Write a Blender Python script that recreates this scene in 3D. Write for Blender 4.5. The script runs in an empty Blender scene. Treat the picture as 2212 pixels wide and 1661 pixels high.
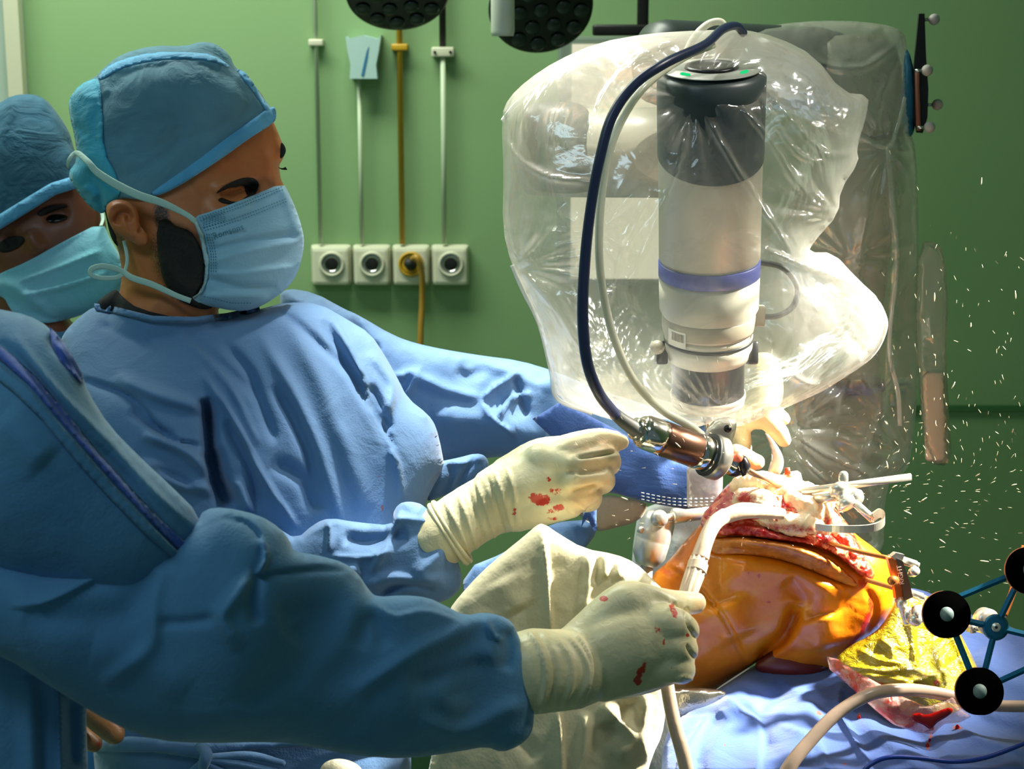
import bpy, bmesh, math, random
import numpy as np
from mathutils import Vector, Matrix
from mathutils.geometry import delaunay_2d_cdt

# ------------------------------------------------------------------ camera, world, lights, exposure
S = bpy.context.scene
COL = S.collection
FPX, CX, CY = 3600.0, 1106.0, 830.5
CAMZ, PITCH = 1.66, math.radians(12)
CAMLOC = np.array([0.0, 0.0, CAMZ])
FW = np.array([0.0, math.cos(PITCH), -math.sin(PITCH)])
RT = np.array([1.0, 0.0, 0.0])
UP = np.array([0.0, math.sin(PITCH), math.cos(PITCH)])
cam_data = bpy.data.cameras.new('camera')
cam = bpy.data.objects.new('camera', cam_data); COL.objects.link(cam)
cam.location = CAMLOC; cam.rotation_euler = (math.pi / 2 - PITCH, 0, 0)
cam_data.sensor_width = 36; cam_data.lens = 36 * FPX / 2212
cam_data.dof.use_dof = True; cam_data.dof.focus_distance = 1.74; cam_data.dof.aperture_fstop = 11
cam_data.clip_start = 0.05
S.camera = cam
S.view_settings.view_transform = 'Standard'; S.view_settings.look = 'None'
S.view_settings.gamma = 1; S.view_settings.use_curve_mapping = False
S.view_settings.exposure = 0.0
S.cycles.max_bounces = 8; S.cycles.transparent_max_bounces = 20; S.cycles.adaptive_threshold = 0.02
S.cycles.use_denoising = True
w = bpy.data.worlds.new('world'); S.world = w; w.use_nodes = True
w.node_tree.nodes['Background'].inputs[0].default_value = (0.55, 0.85, 1.0, 1)
w.node_tree.nodes['Background'].inputs[1].default_value = 0.16

def lamp(name, kind, loc, target, energy, color, **kw):
    l = bpy.data.lights.new(name, kind); l.energy = energy; l.color = color
    for k, v in kw.items(): setattr(l, k, v)
    o = bpy.data.objects.new(name, l); COL.objects.link(o); o.location = loc
    d = Vector(target) - Vector(loc); o.rotation_euler = d.to_track_quat('-Z', 'Y').to_euler()
    return o
# the operating lamp over the table (out of frame), a ceiling panel and an added fill
KEY = lamp('operating_spot', 'SPOT', (1.42, 1.86, 2.12), (0.29, 1.74, 1.15), 1250, (1.0, 0.95, 0.84),
     spot_size=math.radians(25), spot_blend=1.0, shadow_soft_size=0.06)
lamp('operating_spot_left', 'SPOT', (0.10, 2.05, 2.80), (0.0, 1.80, 1.20), 470, (1.0, 0.96, 0.88),
     spot_size=math.radians(23), spot_blend=1.0, shadow_soft_size=0.05)
lamp('operating_spot_front', 'SPOT', (0.95, 1.45, 2.6), (0.05, 1.72, 1.10), 60, (1.0, 0.96, 0.88),
     spot_size=math.radians(34), spot_blend=1.0, shadow_soft_size=0.10)
lamp('ceiling_light_back', 'AREA', (-0.9, 2.75, 2.93), (-0.9, 2.85, 0), 62, (0.93, 1.0, 0.86), shape='RECTANGLE', size=1.6, size_y=0.5)
lamp('cool_fill_front', 'AREA', (-1.0, 0.6, 2.93), (-0.6, 1.2, 0.8), 17, (0.60, 0.85, 1.0), shape='RECTANGLE', size=1.2, size_y=0.6)  # unseen cool fill added above and left of the camera

# ------------------------------------------------------------------ pixel <-> place
def P(px, py, d):
    return CAMLOC + d * (FW + (px - CX) / FPX * RT + (CY - py) / FPX * UP)
def PA(px, py, d):
    px = np.asarray(px, float)[:, None]; py = np.asarray(py, float)[:, None]; d = np.asarray(d, float)[:, None]
    return CAMLOC + d * (FW + (px - CX) / FPX * RT + (CY - py) / FPX * UP)
def toPx(co):
    r = co - CAMLOC; d = r @ FW
    return CX + FPX * (r @ RT) / d, CY - FPX * (r @ UP) / d, d
WALLY = 3.5
def onWall(px, py, off=0.0):
    d = (WALLY - off) / (FW[1] + (CY - py) / FPX * UP[1])
    return P(px, py, d)

# ------------------------------------------------------------------ noise
_rs = np.random.RandomState(7)
_perm = _rs.permutation(256); _perm = np.concatenate([_perm, _perm, _perm])
_grad = _rs.normal(size=(256, 3)); _grad /= np.linalg.norm(_grad, axis=1)[:, None]
def perlin(p):
    p = np.asarray(p, float); i = np.floor(p).astype(int); f = p - i; u = f * f * f * (f * (f * 6 - 15) + 10); i &= 255
    r = 0
    for a in (0, 1):
        for b in (0, 1):
            for c in (0, 1):
                h = _perm[_perm[_perm[(i[:, 0] + a) & 255] + ((i[:, 1] + b) & 255)] + ((i[:, 2] + c) & 255)]
                dd = f - np.array([a, b, c]); g = (_grad[h] * dd).sum(1)
                wt = (u[:, 0] if a else 1 - u[:, 0]) * (u[:, 1] if b else 1 - u[:, 1]) * (u[:, 2] if c else 1 - u[:, 2])
                r = r + g * wt
    return r
def fbm(p, o=3):
    return sum(perlin(p * 2 ** k + 17.3 * k) / 2 ** k for k in range(o))
def ridged(p, o=3):
    return sum((0.35 - np.abs(perlin(p * 2 ** k + 31.7 * k))) / 2 ** k for k in range(o))

# ------------------------------------------------------------------ objects
def thing(name, label, cat, loc, group=None):
    o = bpy.data.objects.new(name, None); COL.objects.link(o); o.location = Vector(loc); o.empty_display_size = 0.05
    o['label'] = label; o['category'] = cat
    if group: o['group'] = group
    return o
def obj(name, V, F, mat, parent=None, smooth=True, label=None, cat=None, group=None, kind=None, attrs=None):
    V = np.asarray(V, float)
    root = Vector((0, 0, 0))
    if parent is not None:
        p = parent
        while p is not None: root += p.location; p = p.parent
        org = np.array(root)
    else:
        org = V.mean(0); org = np.array([org[0], org[1], V[:, 2].min()])
    me = bpy.data.meshes.new(name)
    me.from_pydata([tuple(v) for v in (V - org)], [], [tuple(int(i) for i in f) for f in F])
    me.validate()
    if smooth: me.shade_smooth()
    if attrs:
        for k, a in attrs.items():
            at = me.attributes.new(k, 'FLOAT', 'POINT'); at.data.foreach_set('value', np.asarray(a, np.float32))
    me.materials.append(mat)
    bm = bmesh.new(); bm.from_mesh(me); bmesh.ops.recalc_face_normals(bm, faces=bm.faces); bm.to_mesh(me); bm.free()
    o = bpy.data.objects.new(name, me); COL.objects.link(o)
    if parent is not None: o.parent = parent
    else: o.location = Vector(org)
    if label: o['label'] = label
    if cat: o['category'] = cat
    if group: o['group'] = group
    if kind: o['kind'] = kind
    return o
def sub(m, o): return o
class MB:
    def __init__(s): s.V = []; s.F = []; s.n = 0
    def add(s, V, F):
        V = np.asarray(V, float); s.V.append(V); s.F += [tuple(i + s.n for i in f) for f in F]; s.n += len(V); return s
    def build(s, name, mat, parent=None, **kw): return obj(name, np.concatenate(s.V), s.F, mat, parent, **kw)

def catmull(pts, n):
    pts = [np.asarray(p, float) for p in pts]
    if len(pts) < 3: return np.array([pts[0] + (pts[-1] - pts[0]) * t for t in np.linspace(0, 1, n)])
    q = [2 * pts[0] - pts[1]] + pts + [2 * pts[-1] - pts[-2]]; out = []
    m = len(pts) - 1
    for t in np.linspace(0, m - 1e-9, n):
        i = int(t); f = t - i; a, b, c, d = q[i:i + 4]
        out.append(0.5 * (2 * b + (c - a) * f + (2 * a - 5 * b + 4 * c - d) * f * f + (3 * b - a - 3 * c + d) * f ** 3))
    return np.array(out)
def tube_vf(pts, rads, n=14, caps=True, flat=1.0, up=None):
    pts = np.asarray(pts, float); rads = np.broadcast_to(np.asarray(rads, float), (len(pts),))
    T = np.gradient(pts, axis=0); T /= np.linalg.norm(T, axis=1)[:, None] + 1e-12
    ref = np.array([0.13, 1, 0.21]) if up is None else np.asarray(up, float)
    V = []
    N = np.cross(T[0], ref); 
    if np.linalg.norm(N) < 1e-3: N = np.cross(T[0], [1, 0, 0])
    N /= np.linalg.norm(N)
    for i in range(len(pts)):
        N = N - T[i] * (N @ T[i]); N /= np.linalg.norm(N); B = np.cross(T[i], N)
        for k in range(n):
            a = 2 * math.pi * k / n; V.append(pts[i] + rads[i] * (math.cos(a) * N + flat * math.sin(a) * B))
    F = [(i * n + k, i * n + (k + 1) % n, (i + 1) * n + (k + 1) % n, (i + 1) * n + k) for i in range(len(pts) - 1) for k in range(n)]
    if caps: F += [tuple(range(n)), tuple(range((len(pts) - 1) * n, len(pts) * n))]
    return np.array(V), F
def ptube(path, r_px, n=14, seg=48, smooth=True, **kw):
    """path of (px, py, depth[, r_px])"""
    r = [(p[3] if len(p) > 3 else r_px) for p in path]
    q = catmull([np.array([p[0], p[1], p[2], rr]) for p, rr in zip(path, r)], seg) if smooth else np.array([[p[0], p[1], p[2], rr] for p, rr in zip(path, r)])
    return tube_vf(PA(q[:, 0], q[:, 1], q[:, 2]), q[:, 3] * q[:, 2] / FPX, n, **kw)
def lathe_vf(A, B, prof, n=48, caps=True):
    """prof: list of (t along A->B in 0..1, radius in m)"""
    A = np.asarray(A, float); B = np.asarray(B, float); ax = B - A; T = ax / np.linalg.norm(ax)
    N = np.cross(T, [0.1, 1, 0.05]); N /= np.linalg.norm(N); Bn = np.cross(T, N); V = []
    for t, r in prof:
        for k in range(n):
            a = 2 * math.pi * k / n; V.append(A + ax * t + r * (math.cos(a) * N + math.sin(a) * Bn))
    m = len(prof)
    F = [(i * n + k, i * n + (k + 1) % n, (i + 1) * n + (k + 1) % n, (i + 1) * n + k) for i in range(m - 1) for k in range(n)]
    if caps: F += [tuple(range(n)), tuple(range((m - 1) * n, m * n))]
    return np.array(V), F
def box_vf(c, s, R=None, bev=0.0):
    bm = bmesh.new(); bmesh.ops.create_cube(bm, size=1)
    for v in bm.verts: v.co = Vector((v.co.x * s[0], v.co.y * s[1], v.co.z * s[2]))
    if bev > 0: bmesh.ops.bevel(bm, geom=list(bm.edges), offset=bev, segments=2, affect='EDGES', profile=0.6)
    bm.verts.ensure_lookup_table()
    V = np.array([v.co[:] for v in bm.verts]); F = [tuple(v.index for v in f.verts) for f in bm.faces]; bm.free()
    if R is not None: V = V @ np.asarray(R).T
    return V + np.asarray(c), F
def frame(x, y=None):
    """rotation whose columns are x, y', z"""
    x = np.asarray(x, float); x = x / np.linalg.norm(x); y = FW if y is None else np.asarray(y, float)
    z = np.cross(x, y); z /= np.linalg.norm(z); y = np.cross(z, x); return np.array([x, y, z]).T
def ball_vf(c, r, n=20, m=12):
    prof = [(0.5 - 0.5 * math.cos(math.pi * i / m), r * max(math.sin(math.pi * i / m), 0.004)) for i in range(m + 1)]
    return lathe_vf(np.asarray(c) - [0, 0, r], np.asarray(c) + [0, 0, r], prof, n)

# ------------------------------------------------------------------ outlines swollen into bodies
def chaikin(p, k=2):
    p = np.asarray(p, float)
    for _ in range(k):
        q = np.roll(p, -1, 0); p = np.stack([0.75 * p + 0.25 * q, 0.25 * p + 0.75 * q], 1).reshape(-1, p.shape[1])
    return p
def resample(p, s, closed=True):
    p = np.asarray(p, float); q = np.vstack([p, p[:1]]) if closed else p
    L = np.r_[0, np.cumsum(np.linalg.norm(np.diff(q, axis=0), axis=1))]
    n = max(int(L[-1] / s), 3); t = np.linspace(0, L[-1], n + 1)
    if closed: t = t[:-1]
    return np.stack([np.interp(t, L, q[:, k]) for k in range(q.shape[1])], 1)
def inside(poly, x, y):
    r = np.zeros(len(x), bool); n = len(poly)
    for i in range(n):
        x1, y1 = poly[i]; x2, y2 = poly[(i + 1) % n]
        if y1 == y2: continue
        c = ((y1 > y) != (y2 > y)) & (x < (x2 - x1) * (y - y1) / (y2 - y1) + x1); r ^= c
    return r
def segdist(x, y, line):
    """distance to a polyline, side sign and arc parameter 0..1"""
    line = np.asarray(line, float); best = np.full(len(x), 1e9); sg = np.ones(len(x)); tt = np.zeros(len(x))
    L = np.r_[0, np.cumsum(np.linalg.norm(np.diff(line, axis=0), axis=1))]
    for i in range(len(line) - 1):
        a, b = line[i], line[i + 1]; d = b - a; l2 = d @ d + 1e-9
        t = np.clip(((x - a[0]) * d[0] + (y - a[1]) * d[1]) / l2, 0, 1)
        ex, ey = x - a[0] - t * d[0], y - a[1] - t * d[1]; q = np.hypot(ex, ey); m = q < best
        best = np.where(m, q, best); sg = np.where(m, np.sign(d[0] * ey - d[1] * ex), sg)
        tt = np.where(m, (L[i] + t * math.sqrt(l2)) / L[-1], tt)
    return best, sg, tt
def relief(x, y, lines):
    """lines: (points, width_px, amp_m[, kind]); kind 'r' rounded, 's' sharp-sided fold, 'e' edge step, 't' tapered from one end"""
    r = np.zeros(len(x))
    for L in lines:
        pts, wd, am = L[0], L[1], L[2]; kind = L[3] if len(L) > 3 else 'r'
        pts = np.asarray(pts, float)
        if len(pts) > 2: pts = catmull(list(pts), len(pts) * 5)
        q, sg, t = segdist(x, y, pts); tp = np.clip(np.minimum(t, 1 - t) * 6, 0, 1) ** 0.6 if kind != 'e' else 1
        if kind == 't': tp = np.clip((1 - t) * 1.6, 0, 1)
        if kind == 's':
            g = np.where(sg > 0, np.exp(-q / wd), np.exp(-(q / max(wd * 0.3, 5.0)) ** 2))
        elif kind == 'e':
            g = 0.5 * (1 + np.tanh(sg * q / wd)) * np.exp(-(q / (wd * 14)) ** 2)
        else: g = np.exp(-(q / wd) ** 2)
        r += am * g * tp
    return r
def blobs(x, y, bl):
    """painted patches: (px, py, rx, ry, angle_deg, strength)"""
    r = np.zeros(len(x))
    for b in bl:
        a = math.radians(b[4]); dx, dy = x - b[0], y - b[1]
        u = (dx * math.cos(a) + dy * math.sin(a)) / b[2]; v = (-dx * math.sin(a) + dy * math.cos(a)) / b[3]
        r = np.maximum(r, b[5] * np.clip(1.5 - np.hypot(u, v), 0, 1))
    return r
def depth_of(depth, x, y):
    if callable(depth): return depth(x, y)
    if np.isscalar(depth): return np.full(len(x), float(depth))
    num = 0; den = 0
    for (cx, cy, d) in depth:
        wt = 1 / ((x - cx) ** 2 + (y - cy) ** 2 + 120 ** 2) ** 1.5; num = num + wt * d; den = den + wt
    return num / den
def interior(poly, res, seed=1):
    rs = np.random.RandomState(seed); mn = poly.min(0); mx = poly.max(0)
    ys = np.arange(mn[1], mx[1], res * 0.866); g = []
    for j, yy in enumerate(ys):
        xs = np.arange(mn[0] + (res / 2 if j % 2 else 0), mx[0], res); g.append(np.stack([xs, np.full(len(xs), yy)], 1))
    g = np.concatenate(g); g = g[inside(poly, g[:, 0], g[:, 1])]
    q = np.full(len(g), 1e9); pp = np.vstack([poly, poly[:1]])
    for a in pp: q = np.minimum(q, (g[:, 0] - a[0]) ** 2 + (g[:, 1] - a[1]) ** 2)
    g = g[q > (0.62 * res) ** 2]
    return g
def puff(name, outline, depth, mat, parent=None, k=1.0, tmax=0.1, kb=None, tb=None, res=9, lines=(), crump=None, extra=None,
         smooth=2, paint=None, hook=None, over=None, mat_back=None, **kw):
    """A closed body whose outline is given and whose thickness comes from a membrane over it.
    k front roundness, tmax front half-thickness (m), kb/tb the same behind."""
    poly = chaikin(outline, smooth) if smooth else np.asarray(outline, float)
    poly = resample(poly, res)
    g = interior(poly, res); n0 = len(poly)
    P2 = np.vstack([poly, g])
    r = delaunay_2d_cdt([Vector(p) for p in P2], [(i, (i + 1) % n0) for i in range(n0)], [], 1, 1e-4)
    V2 = np.array([v[:] for v in r[0]]); F = [f for f in r[2]]
    # keep triangles inside the outline
    c = np.array([V2[list(f)].mean(0) for f in F]); ok = inside(poly, c[:, 0], c[:, 1]); F = [f for f, o in zip(F, ok) if o]
    used = np.zeros(len(V2), int) - 1; idx = sorted({i for f in F for i in f}); used[idx] = np.arange(len(idx)); V2 = V2[idx]
    F = np.array([[used[i] for i in f] for f in F]); n = len(V2)
    E = np.concatenate([F[:, [0, 1]], F[:, [1, 2]], F[:, [2, 0]]]); E.sort(1)
    Eu, cnt = np.unique(E, axis=0, return_counts=True)
    bd = np.zeros(n, bool); bd[Eu[cnt == 1].ravel()] = True
    a, b = Eu[:, 0], Eu[:, 1]; deg = np.bincount(a, minlength=n) + np.bincount(b, minlength=n)
    free = ~bd
    def A(u):
        u = np.where(free, u, 0); return np.where(free, deg * u - np.bincount(a, u[b], n) - np.bincount(b, u[a], n), 0)
    rhs = np.where(free, 1.5 * res * res, 0.0); u = np.zeros(n); rr = rhs - A(u); p = rr.copy(); rs = rr @ rr
    for _ in range(900):
        Ap = A(p); al = rs / (p @ Ap + 1e-30); u += al * p; rr -= al * Ap; rn = rr @ rr
        if rn < 1e-8 * (rhs @ rhs): break
        p = rr + (rn / rs) * p; rs = rn
    u = np.maximum(u, 0); x, y = V2[:, 0], V2[:, 1]; d = depth_of(depth, x, y); h = np.sqrt(2 * u) * d / FPX
    kb = k if kb is None else kb; tb = tmax if tb is None else tb
    hf = tmax * np.tanh(k * h / tmax); hb = tb * np.tanh(kb * h / tb)
    edge = np.clip(hf / (0.25 * hf.max() + 1e-9), 0, 1)
    rel = relief(x, y, lines) if len(lines) else 0
    W = PA(x, y, d)
    if crump: rel = rel + sum(am * (ridged(W * sc, 3) if sc > 0 else fbm(W * -sc, 3)) for am, sc in crump)
    if extra is not None: rel = rel + extra(x, y)
    rel = rel * edge if np.ndim(rel) else rel
    df = d - hf - rel
    if over is not None:
        ov = over(x, y, True); df = np.where(np.isnan(ov), df, np.minimum(df, ov))
    cf = PA(x, y, df); ib = np.where(~bd)[0]; mb = np.arange(n); mb[ib] = n + np.arange(len(ib))
    cb = PA(x, y, d + hb)[ib]
    V = np.vstack([cf, cb]); FF = [tuple(f) for f in F] + [tuple(mb[list(f[::-1])]) for f in F]
    if hook: V = hook(V)
    at = {}
    if paint:
        X, Y, _ = toPx(V); front = np.r_[np.ones(n, bool), np.zeros(len(ib), bool)]
        for key, bl in paint.items(): at[key] = blobs(X, Y, bl) * front if isinstance(bl, list) else bl(X, Y) * front
    o = obj(name, V, FF, mat, parent, attrs=at or None, **kw)
    if mat_back:
        o.data.materials.append(mat_back); ix = np.zeros(len(FF), np.int32); ix[len(F):] = 1
        if len(o.data.polygons) == len(FF): o.data.polygons.foreach_set('material_index', ix)
    return o

def remesh(parts, voxel, smooth_it=4, lines=(), push=0.0):
    """union of overlapping closed pieces -> one continuous skin, returns (V, F)"""
    me = bpy.data.meshes.new('tmp'); V = []; F = []; n = 0
    for v, f in parts:
        V += [tuple(c) for c in v]; F += [tuple(i + n for i in q) for q in f]; n += len(v)
    me.from_pydata(V, [], F)
    bm = bmesh.new(); bm.from_mesh(me); bmesh.ops.recalc_face_normals(bm, faces=bm.faces); bm.to_mesh(me); bm.free()
    o = bpy.data.objects.new('tmp', me); COL.objects.link(o)
    m = o.modifiers.new('r', 'REMESH'); m.mode = 'VOXEL'; m.voxel_size = voxel
    if smooth_it: s = o.modifiers.new('s', 'SMOOTH'); s.iterations = smooth_it; s.factor = 0.5
    dg = bpy.context.evaluated_depsgraph_get(); ev = o.evaluated_get(dg); em = ev.to_mesh()
    n = len(em.vertices); co = np.empty(n * 3, np.float32); em.vertices.foreach_get('co', co); co = co.reshape(-1, 3).astype(float)
    no = np.empty(n * 3, np.float32); em.vertices.foreach_get('normal', no); no = no.reshape(-1, 3).astype(float)
    FF = [tuple(p.vertices) for p in em.polygons]
    ev.to_mesh_clear(); bpy.data.objects.remove(o); bpy.data.meshes.remove(me)
    return co, FF, no
def displace(co, no, lines=(), crump=None, extra=None):
    x, y, d = toPx(co); fr = np.clip(-(no @ FW) * 2.5, 0, 1)
    r = relief(x, y, lines) * fr if len(lines) else np.zeros(len(co))
    if crump: r = r + sum(am * (ridged(co * sc, 3) if sc > 0 else fbm(co * -sc, 3)) for am, sc in crump)
    if extra is not None: r = r + extra(x, y, d) * fr
    return co + no * r[:, None]
def chain(path, r_px=10, seg=None, n=16):
    """tapered limb with round ends through (px, py, depth, r_px)"""
    q = catmull([np.array(p, float) for p in path], seg or max(8, len(path) * 5))
    pts = PA(q[:, 0], q[:, 1], q[:, 2]); r = q[:, 3] * q[:, 2] / FPX
    T0 = pts[0] - pts[1]; T0 /= np.linalg.norm(T0); T1 = pts[-1] - pts[-2]; T1 /= np.linalg.norm(T1)
    h = [math.radians(a) for a in (78, 52, 26)]
    pre = [(pts[0] + T0 * r[0] * math.sin(a), r[0] * math.cos(a)) for a in h]; post = [(pts[-1] + T1 * r[-1] * math.sin(a), r[-1] * math.cos(a)) for a in reversed(h)]
    pp = np.array([p for p, _ in pre] + list(pts) + [p for p, _ in post]); rr = np.array([a for _, a in pre] + list(r) + [a for _, a in post])
    return tube_vf(pp, rr, n)

# ------------------------------------------------------------------ materials
def lin(c):
    return tuple(((v / 255) / 12.92 if v / 255 <= 0.04045 else ((v / 255 + 0.055) / 1.055) ** 2.4) for v in c) + (1,)
class NT:
    def __init__(s, name):
        s.m = bpy.data.materials.new(name); s.m.use_nodes = True; s.t = s.m.node_tree; s.t.nodes.clear()
        s.out = s.n('ShaderNodeOutputMaterial')
    def n(s, t, **kw):
        q = s.t.nodes.new(t)
        for k, v in kw.items():
            if k[0] == '_': setattr(q, k[1:], v)
            else: q.inputs[k.replace('__', ' ')].default_value = v
        return q
    def l(s, a, b): s.t.links.new(a, b)
    def noise(s, scale, detail=3, rough=0.55, vec=None, dist=0.0):
        q = s.n('ShaderNodeTexNoise', Scale=scale, Detail=detail, Roughness=rough, Distortion=dist)
        s.l(vec or s.coord(), q.inputs['Vector']); return q.outputs['Fac']
    def coord(s):
        if not hasattr(s, 'c'): s.c = s.n('ShaderNodeTexCoord').outputs['Object']
        return s.c
    def ramp(s, fac, stops):
        q = s.n('ShaderNodeValToRGB'); e = q.color_ramp.elements
        while len(e) < len(stops): e.new(0.5)
        for i, (p, c) in enumerate(stops): e[i].position = p; e[i].color = c if len(c) == 4 else lin(c)
        s.l(fac, q.inputs['Fac']); return q.outputs['Color']
    def mix(s, f, a, b, mode='MIX'):
        q = s.n('ShaderNodeMix', _data_type='RGBA', _blend_type=mode)
        for v, i in ((f, 0), (a, 6), (b, 7)):
            if hasattr(v, 'links'): s.l(v, q.inputs[i])
            else: q.inputs[i].default_value = v if (i == 0 or len(v) == 4) else lin(v)
        return q.outputs[2]
    def math(s, op, a, b=0.5, clamp=False):
        q = s.n('ShaderNodeMath', _operation=op, _use_clamp=clamp)
        for v, i in ((a, 0), (b, 1)):
            if hasattr(v, 'links'): s.l(v, q.inputs[i])
            else: q.inputs[i].default_value = v
        return q.outputs[0]
    def attr(s, name):
        q = s.n('ShaderNodeAttribute', _attribute_name=name); return q.outputs['Fac']
    def bump(s, h, strength=0.3, dist=0.002, normal=None):
        q = s.n('ShaderNodeBump', Strength=strength, Distance=dist); s.l(h, q.inputs['Height'])
        if normal: s.l(normal, q.inputs['Normal'])
        return q.outputs['Normal']
    def bsdf(s, color, rough=0.5, metal=0.0, normal=None, **kw):
        q = s.n('ShaderNodeBsdfPrincipled')
        for v, nm in ((color, 'Base Color'), (rough, 'Roughness'), (metal, 'Metallic')):
            if hasattr(v, 'links'): s.l(v, q.inputs[nm])
            else: q.inputs[nm].default_value = lin(v) if nm == 'Base Color' and len(v) == 3 else v
        for k, v in kw.items(): q.inputs[k.replace('__', ' ')].default_value = v
        if normal: s.l(normal, q.inputs['Normal'])
        return q.outputs[0]
    def end(s, sh): s.l(sh, s.out.inputs['Surface']); return s.m
def plain(name, c, rough=0.5, metal=0.0, bump=0.0, bs=60, var=0.0, **kw):
    t = NT(name); nz = t.noise(bs, 4); col = lin(c) if len(c) == 3 else c
    if var: 
        dk = tuple(v * (1 - var) for v in col[:3]) + (1,); col = t.ramp(nz, [(0.35, dk), (0.65, col)])
    return t.end(t.bsdf(col, rough, metal, t.bump(nz, bump, 0.002) if bump else None, **kw))
def fabric(name, c, c2=None, stain=None, weave=1400, rough=0.75, wr=0.5, wsc=14, trans=0.0):
    """nonwoven or woven cloth: dot weave, soft creases, optional stains by painted patch"""
    t = NT(name); base = lin(c); dk = lin(c2) if c2 else tuple(v * 0.8 for v in base[:3]) + (1,)
    col = t.ramp(t.noise(5, 3), [(0.35, dk), (0.62, base)])
    v = t.n('ShaderNodeTexVoronoi', Scale=weave / 3.0); t.l(t.coord(), v.inputs['Vector'])
    col = t.mix(t.math('MULTIPLY', t.math('LESS_THAN', v.outputs['Distance'], 0.25), 0.18), col, tuple(q * 0.55 for q in base[:3]) + (1,))
    if stain:
        a = t.math('MULTIPLY', t.attr('stain'), t.noise(120, 5, 0.7)); f = t.math('MULTIPLY', t.math('SUBTRACT', a, 0.33), 9, True); col = t.mix(f, col, stain)
    wn = t.noise(wsc, 4, 0.5, dist=1.2)
    nm = t.bump(wn, wr, 0.02); nm = t.bump(v.outputs['Distance'], 0.25, 0.0006, nm)
    sh = t.bsdf(col, rough, 0, nm, Sheen__Weight=0.25, Specular__IOR__Level=0.35)
    if trans:
        tr = t.n('ShaderNodeBsdfTranslucent'); t.l(col, tr.inputs['Color']); mx = t.n('ShaderNodeMixShader', Fac=trans)
        t.l(sh, mx.inputs[1]); t.l(tr.outputs[0], mx.inputs[2]); sh = mx.outputs[0]
    return t.end(sh)
def film(name, tint=(235, 232, 222), fac=0.2, grain=0.0, rough=0.12, gloss=0.10, cut=None):
    """clear plastic sheet: mostly see-through, a little milky, glossy"""
    t = NT(name); wn = t.noise(9, 3, 0.5, dist=1.5); wn2 = t.noise(45, 3, 0.6, dist=2.0)
    nm = t.bump(wn2, 0.2, 0.002, t.bump(wn, 0.45, 0.02))
    tp = t.n('ShaderNodeBsdfTransparent'); tp.inputs['Color'].default_value = (0.97, 0.975, 0.965, 1)
    df = t.n('ShaderNodeBsdfDiffuse'); df.inputs['Color'].default_value = lin(tint); t.l(nm, df.inputs['Normal'])
    tl = t.n('ShaderNodeBsdfTranslucent'); tl.inputs['Color'].default_value = lin(tint); t.l(nm, tl.inputs['Normal'])
    m0 = t.n('ShaderNodeMixShader', Fac=0.5); t.l(df.outputs[0], m0.inputs[1]); t.l(tl.outputs[0], m0.inputs[2])
    gl = t.n('ShaderNodeBsdfGlossy', Roughness=rough); gl.inputs['Color'].default_value = (1, 1, 1, 1); t.l(nm, gl.inputs['Normal'])
    fr = t.n('ShaderNodeLayerWeight', Blend=0.35); t.l(nm, fr.inputs['Normal'])
    m1 = t.n('ShaderNodeMixShader'); t.l(t.math('ADD', t.math('MULTIPLY', fr.outputs['Facing'], 0.35), fac, True), m1.inputs[0])
    t.l(tp.outputs[0], m1.inputs[1]); t.l(m0.outputs[0], m1.inputs[2])
    m2 = t.n('ShaderNodeMixShader'); t.l(t.math('ADD', t.math('MULTIPLY', fr.outputs['Fresnel'], 0.5), gloss, True), m2.inputs[0])
    t.l(m1.outputs[0], m2.inputs[1]); t.l(gl.outputs[0], m2.inputs[2])
    return t.end(m2.outputs[0])
def text_obj(name, body, size, loc, xdir, ndir, mat, parent, extrude=0.0003):
    cu = bpy.data.curves.new(name, 'FONT'); cu.body = body; cu.size = size; cu.extrude = extrude; cu.align_x = 'LEFT'
    o = bpy.data.objects.new('tmp_text', cu); COL.objects.link(o); dg = bpy.context.evaluated_depsgraph_get()
    me = bpy.data.meshes.new_from_object(o.evaluated_get(dg)); bpy.data.objects.remove(o)
    x = np.asarray(xdir, float); x /= np.linalg.norm(x); z = np.asarray(ndir, float); z -= x * (x @ z); z /= np.linalg.norm(z); y = np.cross(z, x)
    V = np.array([v.co[:] for v in me.vertices]) @ np.array([x, y, z]) + np.asarray(loc); F = [tuple(p.vertices) for p in me.polygons]
    return obj(name, V, F, mat, parent, smooth=False)

# ------------------------------------------------------------------ laying one thing over another
from mathutils.bvhtree import BVHTree
def bvh_of(o):
    me = o.data; root = Vector((0, 0, 0)); p = o
    while p is not None: root += p.location; p = p.parent
    return BVHTree.FromPolygons([v.co + root for v in me.vertices], [tuple(f.vertices) for f in me.polygons])
def on_surface(objs, off=.002, default=1.8):
    trees = [bvh_of(o) for o in objs]
    def f(x, y, strict=False):
        out = np.empty(len(x))
        for i in range(len(x)):
            dr = Vector(P(x[i], y[i], 1.0) - CAMLOC); best = None; L_ = dr.length
            for t in trees:
                h = t.ray_cast(Vector(CAMLOC), dr.normalized())
                if h[0] is not None and (best is None or h[3] < best): best = h[3]
            out[i] = (best / L_ - off) if best is not None else np.nan
        bad = np.isnan(out)
        if bad.any() and not strict:
            if bad.all(): out[:] = default
            else:
                gi = np.where(~bad)[0]
                for i in np.where(bad)[0]: out[i] = out[gi[np.argmin((x[gi] - x[i]) ** 2 + (y[gi] - y[i]) ** 2)]]
        return out
    return f
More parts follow.
